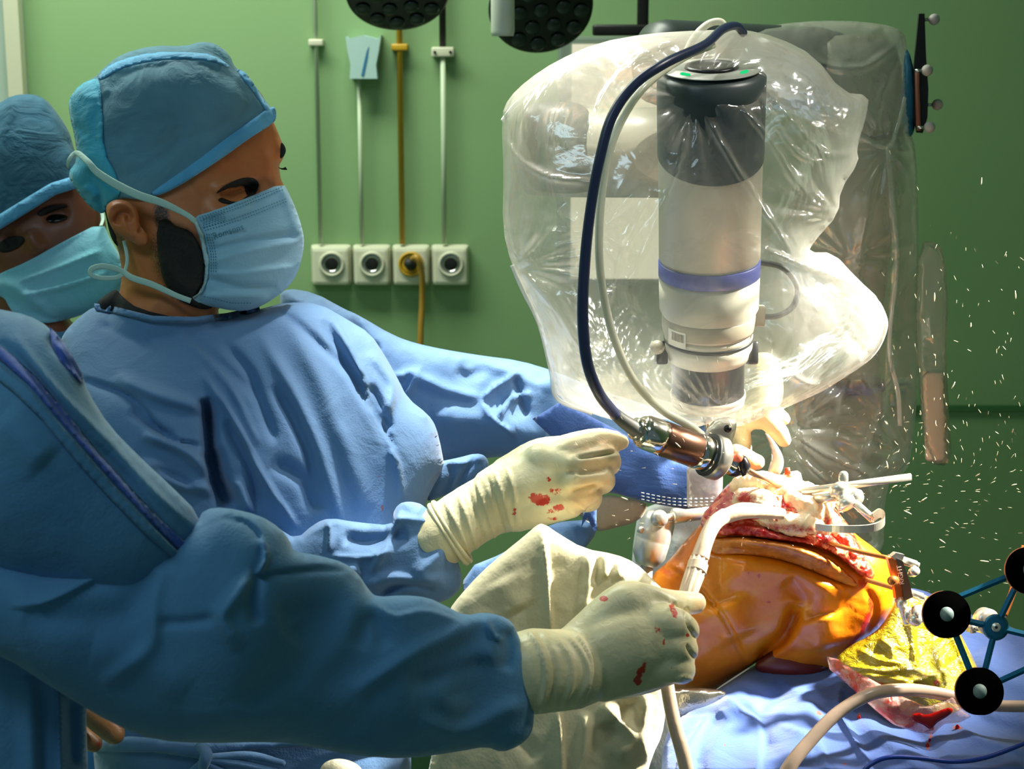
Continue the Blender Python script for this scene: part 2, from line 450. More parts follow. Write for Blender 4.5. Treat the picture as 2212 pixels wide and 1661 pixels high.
def pebbles(seed, x0, y0, x1, y1, cell, amp):
    """granular lumps: rounded grains of uneven size"""
    rs = np.random.RandomState(seed); n = int((x1 - x0) * (y1 - y0) / cell ** 2 * 1.1); q = rs.rand(n, 2) * [x1 - x0, y1 - y0] + [x0, y0]; sz = cell * rs.uniform(.45, 1.0, n)
    def f(x, y, d=None):
        r = np.zeros(len(x))
        for p, s_ in zip(q, sz):
            k_ = np.abs(x - p[0]) < s_
            if k_.any():
                u = 1 - ((x[k_] - p[0]) ** 2 + (y[k_] - p[1]) ** 2) / s_ ** 2; r[k_] = np.maximum(r[k_], np.sqrt(np.maximum(u, 0)) * s_ / cell)
        return r * amp
    return f

# ================================================================== THE ROOM
def wallmat(name, c, c2):
    t = NT(name); n1 = t.noise(1.3, 2); n2 = t.noise(260, 3, 0.6)
    col = t.ramp(n1, [(0.3, c2), (0.7, c)])
    return t.end(t.bsdf(col, 0.55, 0, t.bump(n2, 0.12, 0.001), Specular__IOR__Level=0.3))
M_WALL = wallmat('green_wall_paint', (134, 166, 118), (126, 160, 110))
M_FLOOR = plain('grey_green_vinyl_floor', (110, 135, 110), 0.35, 0, 0.05, 30, 0.1)
M_CEIL = plain('white_ceiling_paint', (215, 220, 212), 0.8)
def slab(name, a, b, mat, kind='structure'):
    a, b = np.array(a, float), np.array(b, float); v, f = box_vf((a + b) / 2, b - a); return obj(name, v, f, mat, smooth=False, kind=kind)
slab('wall_back', (-2.5, WALLY, -0.1), (2.3, WALLY + 0.12, 3.0), M_WALL)
slab('wall_left', (-2.62, -1.0, -0.1), (-2.5, WALLY + 0.12, 3.0), M_WALL)
slab('wall_right', (2.3, -1.0, -0.1), (2.42, WALLY + 0.12, 3.0), M_WALL)
slab('floor', (-2.5, -1.0, -0.1), (2.3, WALLY, 0.0), M_FLOOR)
slab('ceiling', (-2.5, -1.0, 2.95), (2.3, WALLY, 3.05), M_CEIL)
slab('baseboard_back', (-2.5, WALLY - 0.015, 0.0), (2.3, WALLY, 0.12), plain('dark_green_skirting', (50, 90, 60), 0.5))
# recessed door leaf at the far left and the horizontal rail on the right
a = onWall(64, 240); 
M_DOOR = plain('pale_grey_door_paint', (160, 178, 165), 0.5, 0, 0.03, 20, 0.05)
dl = slab('door_1', (a[0] - 0.95, WALLY - 0.03, 0.0), (a[0], WALLY - 0.001, 2.3), M_DOOR)
fr = MB()
fr.add(*box_vf(((a[0] - 0.012), WALLY - 0.035, 1.15), (0.03, 0.03, 2.3))); fr.build('door_frame', plain('cream_door_frame', (190, 190, 165), 0.5), dl, smooth=False)
a = onWall(2212, 880); b = onWall(2035, 880)
slab('trim_1', (b[0] - 0.6, WALLY - 0.008, a[2] - 0.006), (2.3, WALLY, a[2] + 0.006), plain('dark_green_wall_joint', (60, 108, 60), 0.7))

# ------------------------------------------------------------------ gas outlets and pipes
M_CREAM = plain('cream_enamel', (205, 205, 180), 0.4, 0, 0.03, 60)
M_WHITEP = plain('white_painted_pipe', (185, 200, 170), 0.45)
M_YEL = plain('yellow_gas_paint', (190, 150, 30), 0.45)
M_BLK = plain('black_plastic', (12, 12, 12), 0.5)
M_CHR = plain('brushed_chrome', (190, 190, 185), 0.22, 1.0)
M_DGR = plain('dark_rubber', (30, 34, 32), 0.6)
def ring_on_wall(px, py, r, off, th, mat, parent, name, inner=0.0):
    c = onWall(px, py, off); n = 40
    if inner:
        prof = [(0, inner), (0, r), (0.7, r), (1, r * 0.93), (1, inner), (0, inner)]
        v, f = lathe_vf(c, c - np.array([0, th, 0]), prof, n, caps=False)
    else: v, f = lathe_vf(c, c - np.array([0, th, 0]), [(0, r), (0.6, r), (1, r * 0.85)], n)
    return obj(name, v, f, mat, parent)
outs = [(672, 762, 717, 'first gas outlet box on the green wall from the left with a round black socket'),
        (762, 847, 804, 'second gas outlet box on the green wall, just left of the yellow outlet'),
        (847, 931, 888, 'gas outlet box on the green wall with the yellow ring and a hose plugged in'),
        (931, 1015, 974, 'last gas outlet box on the green wall, rightmost of the row, beside the yellow outlet')]
for i, (x0, x1, cx, lab) in enumerate(outs):
    c = onWall((x0 + x1) / 2, 571); s = abs(onWall(x1, 571)[0] - onWall(x0, 571)[0]) - 0.002; hh = onWall(800, 527)[2] - onWall(800, 615)[2]
    t = thing('gas_outlet', lab, 'gas outlet', (c[0], WALLY, c[2] - hh / 2), 'gas outlets on the green wall')
    v, f = box_vf((c[0], WALLY - 0.0175, c[2]), (s, 0.035, hh), None, 0.008)
    v = np.where((v[:, 1] < WALLY - 0.02)[:, None], (v - [c[0], 0, c[2]]) * [0.9, 1, 0.9] + [c[0], 0, c[2]], v)
    obj('box', v, f, M_CREAM, t, smooth=False)
    R = 0.0265
    ring_on_wall(cx, 570, R, 0.034, 0.008, M_CREAM if i != 2 else M_YEL, t, 'rim', R * 0.80)
    if i != 2:
        ring_on_wall(cx, 570, R * 0.80, 0.034, 0.004, M_CHR, t, 'ring', R * 0.52)
        ring_on_wall(cx, 570, R * 0.52, 0.034, 0.003, M_BLK, t, 'socket')
    else:
        ring_on_wall(cx, 570, R * 0.80, 0.034, 0.006, M_YEL, t, 'ring', R * 0.45); ring_on_wall(cx, 570, R * 0.45, 0.034, 0.012, M_DGR, t, 'socket')
def wtube(name, pts, r, mat, parent=None, off=0.025, n=12, **kw):
    q = np.array([onWall(p[0], p[1], p[2] if len(p) > 2 else off) for p in pts]); q = catmull(list(q), max(8, len(q) * 8)) if len(q) > 2 else q
    v, f = tube_vf(q, r, n); return obj(name, v, f, mat, parent, **kw)
h = thing('gas_hose', 'amber hose plugged into the yellow gas outlet, hanging down the green wall', 'hose', onWall(905, 745, 0.05))
wtube('hose', [(885, 568, 0.05), (900, 556, 0.075), (911, 590, 0.065), (912, 650, 0.05), (908, 745, 0.05), (905, 1000, 0.05)], 0.0065, plain('amber_hose', (170, 130, 50), 0.35, 0), h)
obj('plug', *lathe_vf(onWall(884, 569, 0.046), onWall(884, 569, 0.07), [(0, .011), (0.7, .011), (1, .008)], 20), M_DGR, h)
def pipe(px, top, bot, mat, lab, r=0.0045, extra=None):
    q = onWall(px + 2, bot); t = thing('gas_pipe', lab, 'pipe', (q[0], WALLY, q[2]), 'pipes running down to the gas outlets')
    A = onWall(px, bot, 0.02); Bz = onWall(px, top, 0.02)[2] if top > -50 else 2.95
    v, f = tube_vf([A, [A[0], A[1], Bz]], r, 12); obj('pipe', v, f, mat, t); return t, A
t, A = pipe(693, -100, 527, M_WHITEP, 'white gas pipe down the green wall to the leftmost outlet box')
z = onWall(693, 92)[2]; obj('bracket', *box_vf((A[0], WALLY - 0.014, z), (0.03, 0.028, 0.014), None, 0.003), M_CREAM, t)
t, A = pipe(782, 168, 527, M_WHITEP, 'short white gas pipe under the pale paper box, to the second outlet')
t, A = pipe(869, -100, 527, M_YEL, 'yellow gas pipe down the green wall', 0.0062)
z = onWall(869, 102)[2]; obj('bracket', *box_vf((A[0], WALLY - 0.014, z), (0.034, 0.028, 0.014), None, 0.003), M_YEL, t)
t, A = pipe(960, 112, 527, M_WHITEP, 'white gas pipe with black upper length, to the rightmost outlet', 0.0055)
z = onWall(960, 112)[2]; v, f = tube_vf([[A[0], A[1], z], [A[0], A[1], 2.95]], 0.007, 12); obj('upper_length', v, f, M_BLK, t, label='black upper length')
obj('bracket', *box_vf((A[0], WALLY - 0.016, z), (0.046, 0.03, 0.02), None, 0.003), M_CREAM, t)
for s in (-1, 1): obj('screw', *lathe_vf((A[0] + s * .016, WALLY - .031, z), (A[0] + s * .016, WALLY - .034, z), [(0, .003), (1, .003)], 12), M_BLK, t)
# white paper towel box
c = onWall(784, 122); t = thing('dispenser_box', 'pale flared paper box with a blue stroke, on the green wall above a thin pipe', 'box', (c[0], WALLY, onWall(784, 170)[2]))
q = [(746, 78), (752, 84), (784, 76), (816, 84), (823, 76), (818, 110), (812, 140), (815, 170), (755, 170), (757, 140), (750, 108)]
F_ = np.array([onWall(x, y, 0.05) for x, y in q]); B_ = F_ + [0, 0.049, 0]; n = len(q)
obj('body', np.vstack([F_, B_]), [tuple(range(n)), tuple(range(n, 2 * n))] + [(i, (i + 1) % n, n + (i + 1) % n, n + i) for i in range(n)], plain('pale_paper', (165, 195, 190), 0.7), t, smooth=False)
q = [(797, 100), (792, 110), (785, 140), (780, 163), (786, 165), (790, 145), (794, 125)]; F_ = np.array([onWall(x, y, 0.0512) for x, y in q]); B_ = F_ + [0, 0.001, 0]; n = len(q)
obj('stripe', np.vstack([F_, B_]), [tuple(range(n)), tuple(range(n, 2 * n))] + [(i, (i + 1) % n, n + (i + 1) % n, n + i) for i in range(n)], plain('blue_print', (40, 110, 150), 0.5), t, smooth=False)

# ------------------------------------------------------------------ surgical lamp heads (switched off) near the top of the frame
M_LAMP = plain('black_lamp_glass', (7, 9, 8), 0.25)
M_LENS = plain('dull_lamp_lens', (30, 44, 40), 0.2, 0.0)
M_OFFW = plain('offwhite_plastic', (205, 210, 195), 0.4)
def lamp_head(label, c, nrm, r, arm_top, handle=None):
    c = np.asarray(c, float); nrm = np.asarray(nrm, float); nrm /= np.linalg.norm(nrm)
    t = thing('surgical_lamp', label, 'surgical lamp', c, 'surgical lamps over the wall')
    obj('housing', *lathe_vf(c - nrm * .05, c + nrm * .012, [(0, r * .3), (.25, r * .75), (.6, r * .97), (.85, r), (.97, r * .98), (.98, r * .92)], 56), M_LAMP, t)
    u = np.cross(nrm, [0, 0, 1]); u /= np.linalg.norm(u); v_ = np.cross(nrm, u)
    pts = [(0, 0)] + [(0.42, 60 * k + 10) for k in range(6)] + [(0.76, 30 * k) for k in range(12)]
    for rr, a in pts:
        a = math.radians(a); q = c + nrm * .0125 + r * rr * (math.cos(a) * u + math.sin(a) * v_)
        L = obj('lens', *lathe_vf(q, q + nrm * .003, [(0, r * .145), (.5, r * .145), (1, r * .12)], 20), M_LENS, t)
    p0 = c - nrm * .05; pth = catmull([p0, p0 - nrm * .05 + [0, 0, .04], np.array([p0[0], p0[1] + .05, 2.5]), np.array(arm_top, float)], 20)
    obj('arm', *tube_vf(pth, .014, 12), M_OFFW, t)
    return t
lamp_head('black round surgical lamp head, leftmost, cut by the top edge of the photo', P(858, -22, 2.95), (0.05, -0.62, -0.66), .093, (P(858, 0, 2.95)[0], 3.05, 2.95))
t2 = lamp_head('black round surgical lamp head beside the white cylindrical handle', P(1168, 14, 2.9), (0.12, -0.88, -0.62), .092, (P(1200, 0, 2.9)[0], 3.0, 2.95))
c = P(1084, 60, 2.6); tt = thing('lamp_handle', 'white cylindrical handle hanging from above in front of the right lamp head', 'handle', c)
cc = P(1086, 78, 2.6); obj('grip', *lathe_vf(cc, [cc[0] - .001, cc[1], 2.0], [(0, .004), (.0, .0165), (.02, .0185), (1, .0185)], 32), M_OFFW, tt)
obj('rod', *lathe_vf([cc[0] - .001, cc[1], 2.0], [cc[0] - .001, cc[1], 2.95], [(0, .012), (1, .012)], 20), M_OFFW, tt)
# monitor arm and a glowing panel standing for the bright patches past the drape
t = thing('bright_panel', 'white glowing panel standing for the bright patches behind the wrapped robot', 'light box', onWall(1350, 700))
tb = NT('lit_white_panel'); e = tb.n('ShaderNodeEmission', Color=(0.95, 0.93, 0.66, 1), Strength=0.8); tb.end(e.outputs[0])
a = onWall(1222, 95, 0.05); b = onWall(1470, 600, 0.05)
obj('case', *box_vf(((a[0] + b[0]) / 2, WALLY - .03, (a[2] + b[2]) / 2), (b[0] - a[0] + .03, .058, a[2] - b[2] + .03), None, .006), plain('grey_case', (120, 135, 120), .5), t, smooth=False)
obj('lit_panel', *box_vf(((a[0] + b[0]) / 2 + .01, WALLY - .061, (a[2] + b[2]) / 2), (b[0] - a[0] - .005, .006, a[2] - b[2])), tb.m, t, smooth=False)
a = P(1280, 66, 3.0); b = P(1412, 64, 3.0)
t = thing('monitor_arm', 'black horizontal bar of a ceiling arm above the wrapped robot', 'arm', a)
obj('bar', *box_vf((a + b) / 2, (b[0] - a[0], .03, .02), None, .005), M_BLK, t)
obj('post', *box_vf((b[0] - .02, b[1], (b[2] + 2.95) / 2), (.02, .02, 2.95 - b[2]), None, .003), M_BLK, t)

# ================================================================== THE ROBOT ARM IN ITS DRAPE
M_RW = plain('ivory_robot_shell', (176, 172, 155), 0.35, 0, 0.0)
M_RG = plain('grey_robot_cap', (62, 70, 70), 0.4)
M_RB = plain('blue_robot_ring', (45, 60, 150), 0.4)
M_RD = plain('dark_robot_metal', (22, 20, 24), 0.35, 0.2)
M_RT = plain('tan_robot_ring', (150, 142, 122), 0.4)
rbase = P(1800, 1000, 2.35)
rob = thing('robot', 'ivory and grey jointed robot arm wrapped in clear plastic above the patient', 'robot arm', (rbase[0], rbase[1], 0))
WA, WB = P(1537, 158, 1.70), P(1529, 870, 1.845)        # wrist axis, top to bottom
L = np.linalg.norm(WB - WA); mpx = 1.78 / FPX
def wt(py): return (py - 158) / (870 - 158)
def wr(px): return px * mpx
def wl(name, prof, mat, parent=rob, n=64, **kw): return obj(name, *lathe_vf(WA, WB, [(wt(y), wr(r)) for y, r in prof], n), mat, parent, **kw)
main = wl('wrist_housing', [(150, 60), (158, 100), (166, 110), (540, 109), (541, 106), (585, 106), (586, 109), (650, 108), (664, 101), (700, 100)], M_RW)
wl('ring', [(546, 107), (548, 110), (578, 110), (580, 107)], M_RB, main, label='blue ring')
# grey cap with its lower edge cut aslant
ax = (WB - WA) / L; Nn = -FW - ax * (-FW @ ax); Nn /= np.linalg.norm(Nn); Bb = np.cross(ax, Nn); V = []; n = 72
for row, (y0, rr) in enumerate([(152, 58), (156, 98), (165, 113), (200, 113), (250, 112.5), (0, 112)]):
    for k in range(n):
        a = 2 * math.pi * k / n; y = y0 if row < 5 else 322 + 36 * max(math.cos(a), -0.5)
        V.append(WA + ax * L * wt(y) + wr(rr) * (math.cos(a) * Nn + math.sin(a) * Bb))
obj('cap', V, [(i * n + k, i * n + (k + 1) % n, (i + 1) * n + (k + 1) % n, (i + 1) * n + k) for i in range(5) for k in range(n)] + [tuple(range(n))], M_RG, main, label='dark grey cap')
wl('top_plate', [(151, 102), (149, 100), (147, 58)], plain('grey_top_plate', (150, 152, 142), .4), main)
wl('top_socket', [(147, 56), (142, 54), (141, 42), (143, 40)], M_RD, main)
tg = NT('green_led'); e = tg.n('ShaderNodeEmission', Color=(0.02, 0.8, 0.25, 1), Strength=0.9); tg.end(e.outputs[0])
for sgn in (-1, 1):
    q = WA + ax * L * wt(147) + wr(80) * (math.cos(.85) * Nn + sgn * math.sin(.85) * Bb); T = -np.sign(sgn) * (-math.sin(.85) * Nn * 1 + sgn * math.cos(.85) * Bb)
    obj('status_light', *box_vf(q, (.011, .004, .003), frame(T, Nn), .001), tg.m, main)
s2 = wl('flange_body', [(700, 97), (718, 97), (719, 94), (722, 94), (723, 97), (740, 96), (752, 90), (764, 88)], M_RW)
wl('ring', [(716, 97.5), (717, 98.5), (722, 98.5), (723, 97.5)], M_RD, s2, label='thin dark ring')
wl('ring', [(662, 101.5), (664, 103), (694, 102), (697, 100)], M_RT, s2, label='tan ring')
fl = wl('tool_clamp', [(760, 84), (762, 82), (840, 80), (846, 82)], M_RD)
wl('ring', [(843, 80), (846, 84), (853, 84), (856, 80), (860, 82), (868, 81), (872, 74), (876, 40)], M_RT, fl, label='tan lower ring')
wl('spigot', [(872, 16), (905, 15), (925, 26), (932, 20)], M_CHR, fl)
for px, w_ in ((1428, 26), (1624, 22)):
    q = P(px, 762, 1.83); obj('latch', *box_vf(q, (wr(w_), .03, wr(52)), frame(RT, -ax if False else FW), .003), M_RD, fl)
q = P(1420, 750, 1.80); obj('knob', *ball_vf(q, .0078), M_RT, fl)
# bar code label
q = WA + ax * L * wt(690) + wr(103.5) * (math.cos(.95) * Nn); sg = 1 if (Bb @ RT) < 0 else -1
def on_cyl(a, y, r): return WA + ax * L * wt(y) + wr(r) * (math.cos(a) * Nn + sg * math.sin(a) * Bb)
def patch(name, a0, a1, y0, y1, r, mat, parent, n=8):
    A_ = np.linspace(a0, a1, n); V = [on_cyl(a, y0, r) for a in A_] + [on_cyl(a, y1, r) for a in A_] + [on_cyl(a, y0, r - .8) for a in A_] + [on_cyl(a, y1, r - .8) for a in A_]
    F = []
    for i in range(n - 1):
        F += [(i, i + 1, n + i + 1, n + i), (2 * n + i, 3 * n + i, 3 * n + i + 1, 2 * n + i + 1), (i, 2 * n + i, 2 * n + i + 1, i + 1), (n + i, n + i + 1, 3 * n + i + 1, 3 * n + i)]
    F += [(0, n, 3 * n, 2 * n), (n - 1, 3 * n - 1, 4 * n - 1, 2 * n - 1)]
    return obj(name, V, F, mat, parent, smooth=False)
lb = patch('label', .62, 1.12, 677, 712, 103.6, plain('label_paper', (215, 210, 195), .6), s2)
bars = MB(); x = 0.66
random.seed(4)
while x < 0.98:
    wd = random.choice([.006, .012, .018]); A_ = [x, x + wd]
    V = [on_cyl(a, y, 104) for y in (681, 699) for a in A_] + [on_cyl(a, y, 103.4) for y in (681, 699) for a in A_]
    bars.add(V, [(0, 1, 3, 2), (4, 6, 7, 5), (0, 4, 5, 1), (2, 3, 7, 6), (0, 2, 6, 4), (1, 5, 7, 3)]); x += wd + random.choice([.006, .012])
bars.build('bar_code', M_BLK, lb, smooth=False)
# small cable on the right of the wrist
cb = MB().add(*ptube([(1638, 566, 1.80), (1690, 578, 1.79), (1722, 618, 1.79), (1714, 660, 1.79), (1680, 682, 1.79), (1636, 684, 1.80)], 6.5)).build('cable', M_DGR, rob)
obj('connector', *box_vf(P(1640, 682, 1.80), (.012, .016, .022), None, .002), M_RT, cb)
# forearm behind: left joint, bright cross tube, right joint and column
JA, JB = P(1205, 322, 2.08), P(1480, 322, 2.05)
def jl(name, prof, mat, A=JA, B=JB, parent=rob, **kw): return obj(name, *lathe_vf(A, B, prof, 56), mat, parent, **kw)
# elbow: barrel standing in front of the left edge
el = jl('elbow_housing', [(0, .02), (.02, .045), (.08, .052), (.55, .055), (1.1, .055), (1.5, .055), (2.3, .055)], M_RW, A=P(1130, 330, 2.08), B=P(1290, 330, 2.06))
ec = puff('elbow_cap', [(1128, 240), (1150, 222), (1220, 218), (1262, 225), (1284, 260), (1292, 330), (1290, 400), (1270, 418), (1170, 418), (1140, 400), (1124, 340)], 2.03, M_RG, rob, k=1, tmax=.045, res=10, label='grey elbow cap')
up = jl('upper_link', [(0, .03), (.04, .05), (.1, .055), (.9, .055), (1, .05)], M_RG, A=P(1390, 135, 2.12), B=P(1800, 150, 2.25))
sh = puff('shoulder_cap', [(1768, 95), (1800, 76), (1870, 72), (1920, 85), (1945, 120), (1950, 190), (1940, 270), (1900, 300), (1840, 295), (1800, 250), (1775, 180), (1765, 130)], 2.2, M_RW, rob, k=1, tmax=.06, res=10)
lo = jl('lower_link', [(0, .05), (.03, .062), (.5, .060), (.97, .060), (1, .055)], M_RW, A=P(1855, 250, 2.25), B=P(1800, 800, 2.32))
jl('ring', [(0, .068), (.1, .0705), (.9, .0705), (1, .068)], M_RB, A=P(1803, 818, 2.34), B=P(1802, 836, 2.342), label='blue ring')
jl('base_link', [(0, .068), (.15, .070), (.6, .072), (1, .09)], M_RW, A=P(1802, 838, 2.35), B=np.array([rbase[0] , rbase[1], 0.0]))

# ------------------------------------------------------------------ the blue cable and the clear line
M_CAB = plain('navy_rubber_cable', (36, 44, 76), 0.35)
tc = NT('clear_tubing'); tb_ = tc.bsdf((228, 226, 205), .12, 0, None, Transmission__Weight=0.35, IOR=1.3); tc.end(tb_); M_CLR = tc.m
hp = thing('burr_handpiece', 'steel and bronze powered burr handpiece with navy cable, clamped under the robot wrist', 'handpiece', P(1560, 1000, 1.70))
obj('cable', *ptube([(1606, 72, 1.74, 9), (1590, 56, 1.72, 9), (1560, 64, 1.68, 10), (1520, 98, 1.63, 10), (1440, 135, 1.585, 11), (1372, 182, 1.57, 11), (1322, 252, 1.565, 11.5), (1294, 350, 1.565, 11.5), (1276, 450, 1.57, 11.5), (1264, 560, 1.575, 12), (1259, 680, 1.58, 12.5), (1268, 780, 1.59, 12.5), (1294, 850, 1.61, 12.5), (1330, 896, 1.645, 12)], 11, 18, 90), M_CAB, hp)
obj('strain_relief', *ptube([(1326, 892, 1.65, 13), (1345, 908, 1.65, 15), (1368, 924, 1.652, 17), (1384, 936, 1.655, 18)], 15, 24, 24), plain('grey_rubber_sleeve', (92, 92, 84), .5), hp)
HA, HB = P(1368, 924, 1.655), P(1612, 1012, 1.715); HL = np.linalg.norm(HB - HA); hm = 1.68 / FPX
def hl(name, prof, mat, **kw): return obj(name, *lathe_vf(HA, HB, [(t / 260, r * hm) for t, r in prof], 56), mat, hp, **kw)
M_ST = plain('polished_steel', (205, 200, 190), 0.14, 1.0)
M_BZ = plain('bronze_anodised_metal', (104, 74, 58), 0.3, 0.9)
hl('rear_collar', [(0, 17), (2, 24), (10, 25), (12, 22), (15, 26), (20, 30)], M_ST)
hl('rear_cap', [(14, 22), (18, 33), (26, 37), (50, 38), (62, 38)], M_ST)
hl('barrel', [(62, 37), (64, 38.5), (140, 38.5), (142, 37)], M_BZ)
hl('knurled_ring', [(142, 36), (144, 39), (164, 39), (166, 37), (168, 40), (178, 40), (180, 34)], M_ST)
hl('nose', [(180, 22), (215, 20), (222, 26), (236, 26), (240, 18)], M_ST)
hl('clamp_ring', [(172, 40), (173, 48), (182, 50), (196, 49), (200, 45), (204, 40)], plain('grey_clamp_metal', (150, 146, 136), .35, .7))
hl('gasket', [(168, 41), (169, 48), (173, 48), (174, 42)], M_DGR)
hl('tip_nut', [(226, 22), (227, 27), (240, 27), (243, 20)], M_RD)
# yoke that carries the ring up to the wrist
puff('yoke', [(1545, 905), (1572, 900), (1592, 905), (1590, 930), (1580, 960), (1585, 1000), (1592, 1015), (1570, 1030), (1548, 1000), (1540, 960), (1520, 945), (1530, 920)], 1.73, plain('satin_steel', (188, 184, 172), .35, .85), hp, k=.8, tmax=.009, res=6, smooth=1)
obj('yoke_screw', *lathe_vf(P(1572, 926, 1.72), P(1572, 926, 1.705), [(0, .004), (1, .004)], 16), M_RD, hp)
obj('red_lever', *ball_vf(P(1592, 988, 1.70), .0065), plain('coral_anodised', (205, 100, 75), .35, .3), hp, label='coral red lever')
puff('hex_block', [(1600, 985), (1612, 985), (1622, 1005), (1618, 1022), (1604, 1030), (1596, 1012)], 1.70, M_RD, hp, k=1, tmax=.008, res=5, smooth=0)
obj('burr_shaft', *ptube([(1608, 1012, 1.712, 7), (1650, 1034, 1.725, 6.5), (1700, 1060, 1.745, 6)], 6, 16, 8, smooth=False), plain('bronze_shaft', (196, 150, 112), .3, .8), hp)  # shaft in one even pale bronze
cl = MB().add(*ptube([(1540, 96, 1.68), (1470, 128, 1.66), (1385, 195, 1.61), (1325, 300, 1.60), (1300, 420, 1.60), (1294, 540, 1.60), (1304, 640, 1.61), (1330, 740, 1.625), (1372, 825, 1.65), (1430, 885, 1.68), (1490, 920, 1.69), (1516, 940, 1.70)], 9, 16, 90)).build('irrigation_line', M_CLR)
cl['label'] = 'clear irrigation line running beside the navy cable to the handpiece'; cl['category'] = 'tube'
cl = MB().add(*ptube([(1478, 122, 1.80), (1500, 80, 1.80), (1530, 52, 1.80), (1558, 48, 1.80), (1570, 70, 1.80)], 8, 16, 30)).build('vent_line', M_CLR)
cl['label'] = 'short clear tube looping over the top of the wrapped robot'; cl['category'] = 'tube'

# ------------------------------------------------------------------ the clear drape
M_FILM = film('clear_drape_film', fac=.10, gloss=.045, rough=.14)
M_FILMB = film('clear_drape_film_folded', fac=.20, gloss=.04, rough=.16, tint=(222, 216, 198))
M_FILM2 = film('clear_drape_film_back', fac=.27, gloss=.04, rough=.16, tint=(225, 222, 212))
M_SEAM = film('crimped_film_seam', fac=.45, gloss=.1)
def stars(G):
    """pleats that run out from gathered points: (px, py, reach, count, amp_m, phase)"""
    def f(x, y):
        r = 0
        for (cx, cy, R, kk, am, ph) in G:
            dx, dy = x - cx, y - cy; q = np.hypot(dx, dy); th = np.arctan2(dy, dx)
            w_ = np.abs(((th * kk / (2 * math.pi) + ph + 0.35 * np.sin(th * 3 + ph * 5)) % 1) - .5) * 2
            r = r + am * (w_ - .5) * np.exp(-(q / R) ** 1.5) * np.clip(q / (R * .25), 0, 1)
        return r
    return f
def facets(seed, cell, amp):
    """crumple: flat facets between sharp creases"""
    rs = np.random.RandomState(seed); n_ = min(2400, int(1300 * 1750 / cell ** 2)); pts = rs.rand(n_, 2) * [1300, 1750] + [950, -50]; gx = rs.normal(size=(n_, 2)) * amp / cell
    gx /= np.maximum(1, np.linalg.norm(gx, axis=1) / (.75 * amp / cell))[:, None]; hz = rs.normal(size=len(pts)) * amp * .5
    def f(x, y):
        best = np.full(len(x), -1e9)
        for p, g, z in zip(pts, gx, hz):
            dx, dy = x - p[0], y - p[1]; q = np.hypot(dx, dy)
            best = np.maximum(best, z + dx * g[0] + dy * g[1] - .9 * amp * (q / cell) ** 1.0)
        return (best + .55 * amp) * .9
    return f
fa1, fa2, fb1, fb2 = facets(3, 130, .034), facets(5, 62, .010), facets(8, 110, .038), facets(9, 58, .010)
def fa(x, y): return fa1(x, y) + fa2(x, y)
def fb(x, y): return fb1(x, y) + fb2(x, y)
drape = thing('robot_drape', 'clear crumpled plastic drape bag over the whole robot arm', 'drape', P(1560, 930, 1.85))
sa = stars([(1118, 575, 160, 16, .020, .2), (1555, 905, 110, 26, .006, .1), (1290, 500, 110, 9, .012, .6), (1500, 210, 160, 12, .010, .3), (1815, 465, 130, 12, .014, .4)])
A_out = [(1083, 250), (1098, 212), (1140, 172), (1200, 132), (1290, 92), (1400, 72), (1500, 66), (1600, 62), (1680, 80), (1760, 120), (1820, 200), (1878, 205), (1872, 250), (1850, 320), (1856, 350), (1815, 410),
         (1812, 462), (1760, 520), (1745, 545), (1800, 545), (1850, 600), (1905, 650), (1912, 710), (1880, 770), (1800, 835), (1700, 880), (1640, 905), (1590, 925), (1540, 912), (1500, 925), (1420, 900), (1350, 915), (1280, 895), (1205, 865), (1190, 800), (1165, 705), (1140, 640), (1105, 575), (1085, 490), (1088, 380)]
A_lines = [([(1083, 260), (1110, 330), (1180, 380), (1290, 395)], 7, .008), ([(1105, 575), (1200, 520), (1280, 440), (1296, 395)], 6, .010, 's'), ([(1110, 580), (1180, 640), (1235, 720), (1290, 800)], 8, .010, 's'),
           ([(1500, 70), (1400, 110), (1310, 200), (1270, 330)], 8, .008), ([(1535, 265), (1570, 330), (1640, 440), (1720, 560)], 5, .013, 's'), ([(1640, 170), (1700, 250), (1780, 330), (1850, 330)], 6, .012, 's'),
           ([(1600, 230), (1660, 300), (1740, 420), (1810, 462)], 6, .012, 's'), ([(1655, 540), (1740, 575), (1830, 610), (1905, 660)], 7, .016, 's'), ([(1640, 200), (1720, 330), (1790, 350)], 6, .010),
           ([(1480, 300), (1440, 420), (1350, 640)], 6, .007, 's'), ([(1400, 420), (1340, 560), (1300, 700)], 6, .008), ([(1650, 760), (1760, 830), (1860, 740)], 7, .008, 's'), ([(1450, 700), (1420, 800), (1500, 890)], 6, .008, 's')]
puff('front_bag', A_out, 1.80, M_FILM, drape, mat_back=M_FILMB, k=1.0, tmax=.115, kb=1.7, tb=.34, res=6.5, lines=A_lines, extra=lambda x, y: sa(x, y) + fa(x, y), smooth=1)
B_out = [(1500, 75), (1600, 68), (1680, 52), (1770, 44), (1860, 46), (1938, 58), (1960, 82), (1958, 150), (1966, 280), (1980, 330), (1984, 500), (1986, 700), (1982, 850), (1968, 1000), (1945, 1030), (1912, 1050), (1908, 1215), (1830, 1215), (1760, 1190), (1690, 1150), (1600, 1040), (1560, 930), (1560, 700), (1540, 400)]
sb = stars([(1918, 318, 150, 14, .016, .3), (1960, 990, 220, 10, .020, .1), (1700, 930, 200, 18, .015, .5), (1840, 560, 120, 10, .010, .2)])
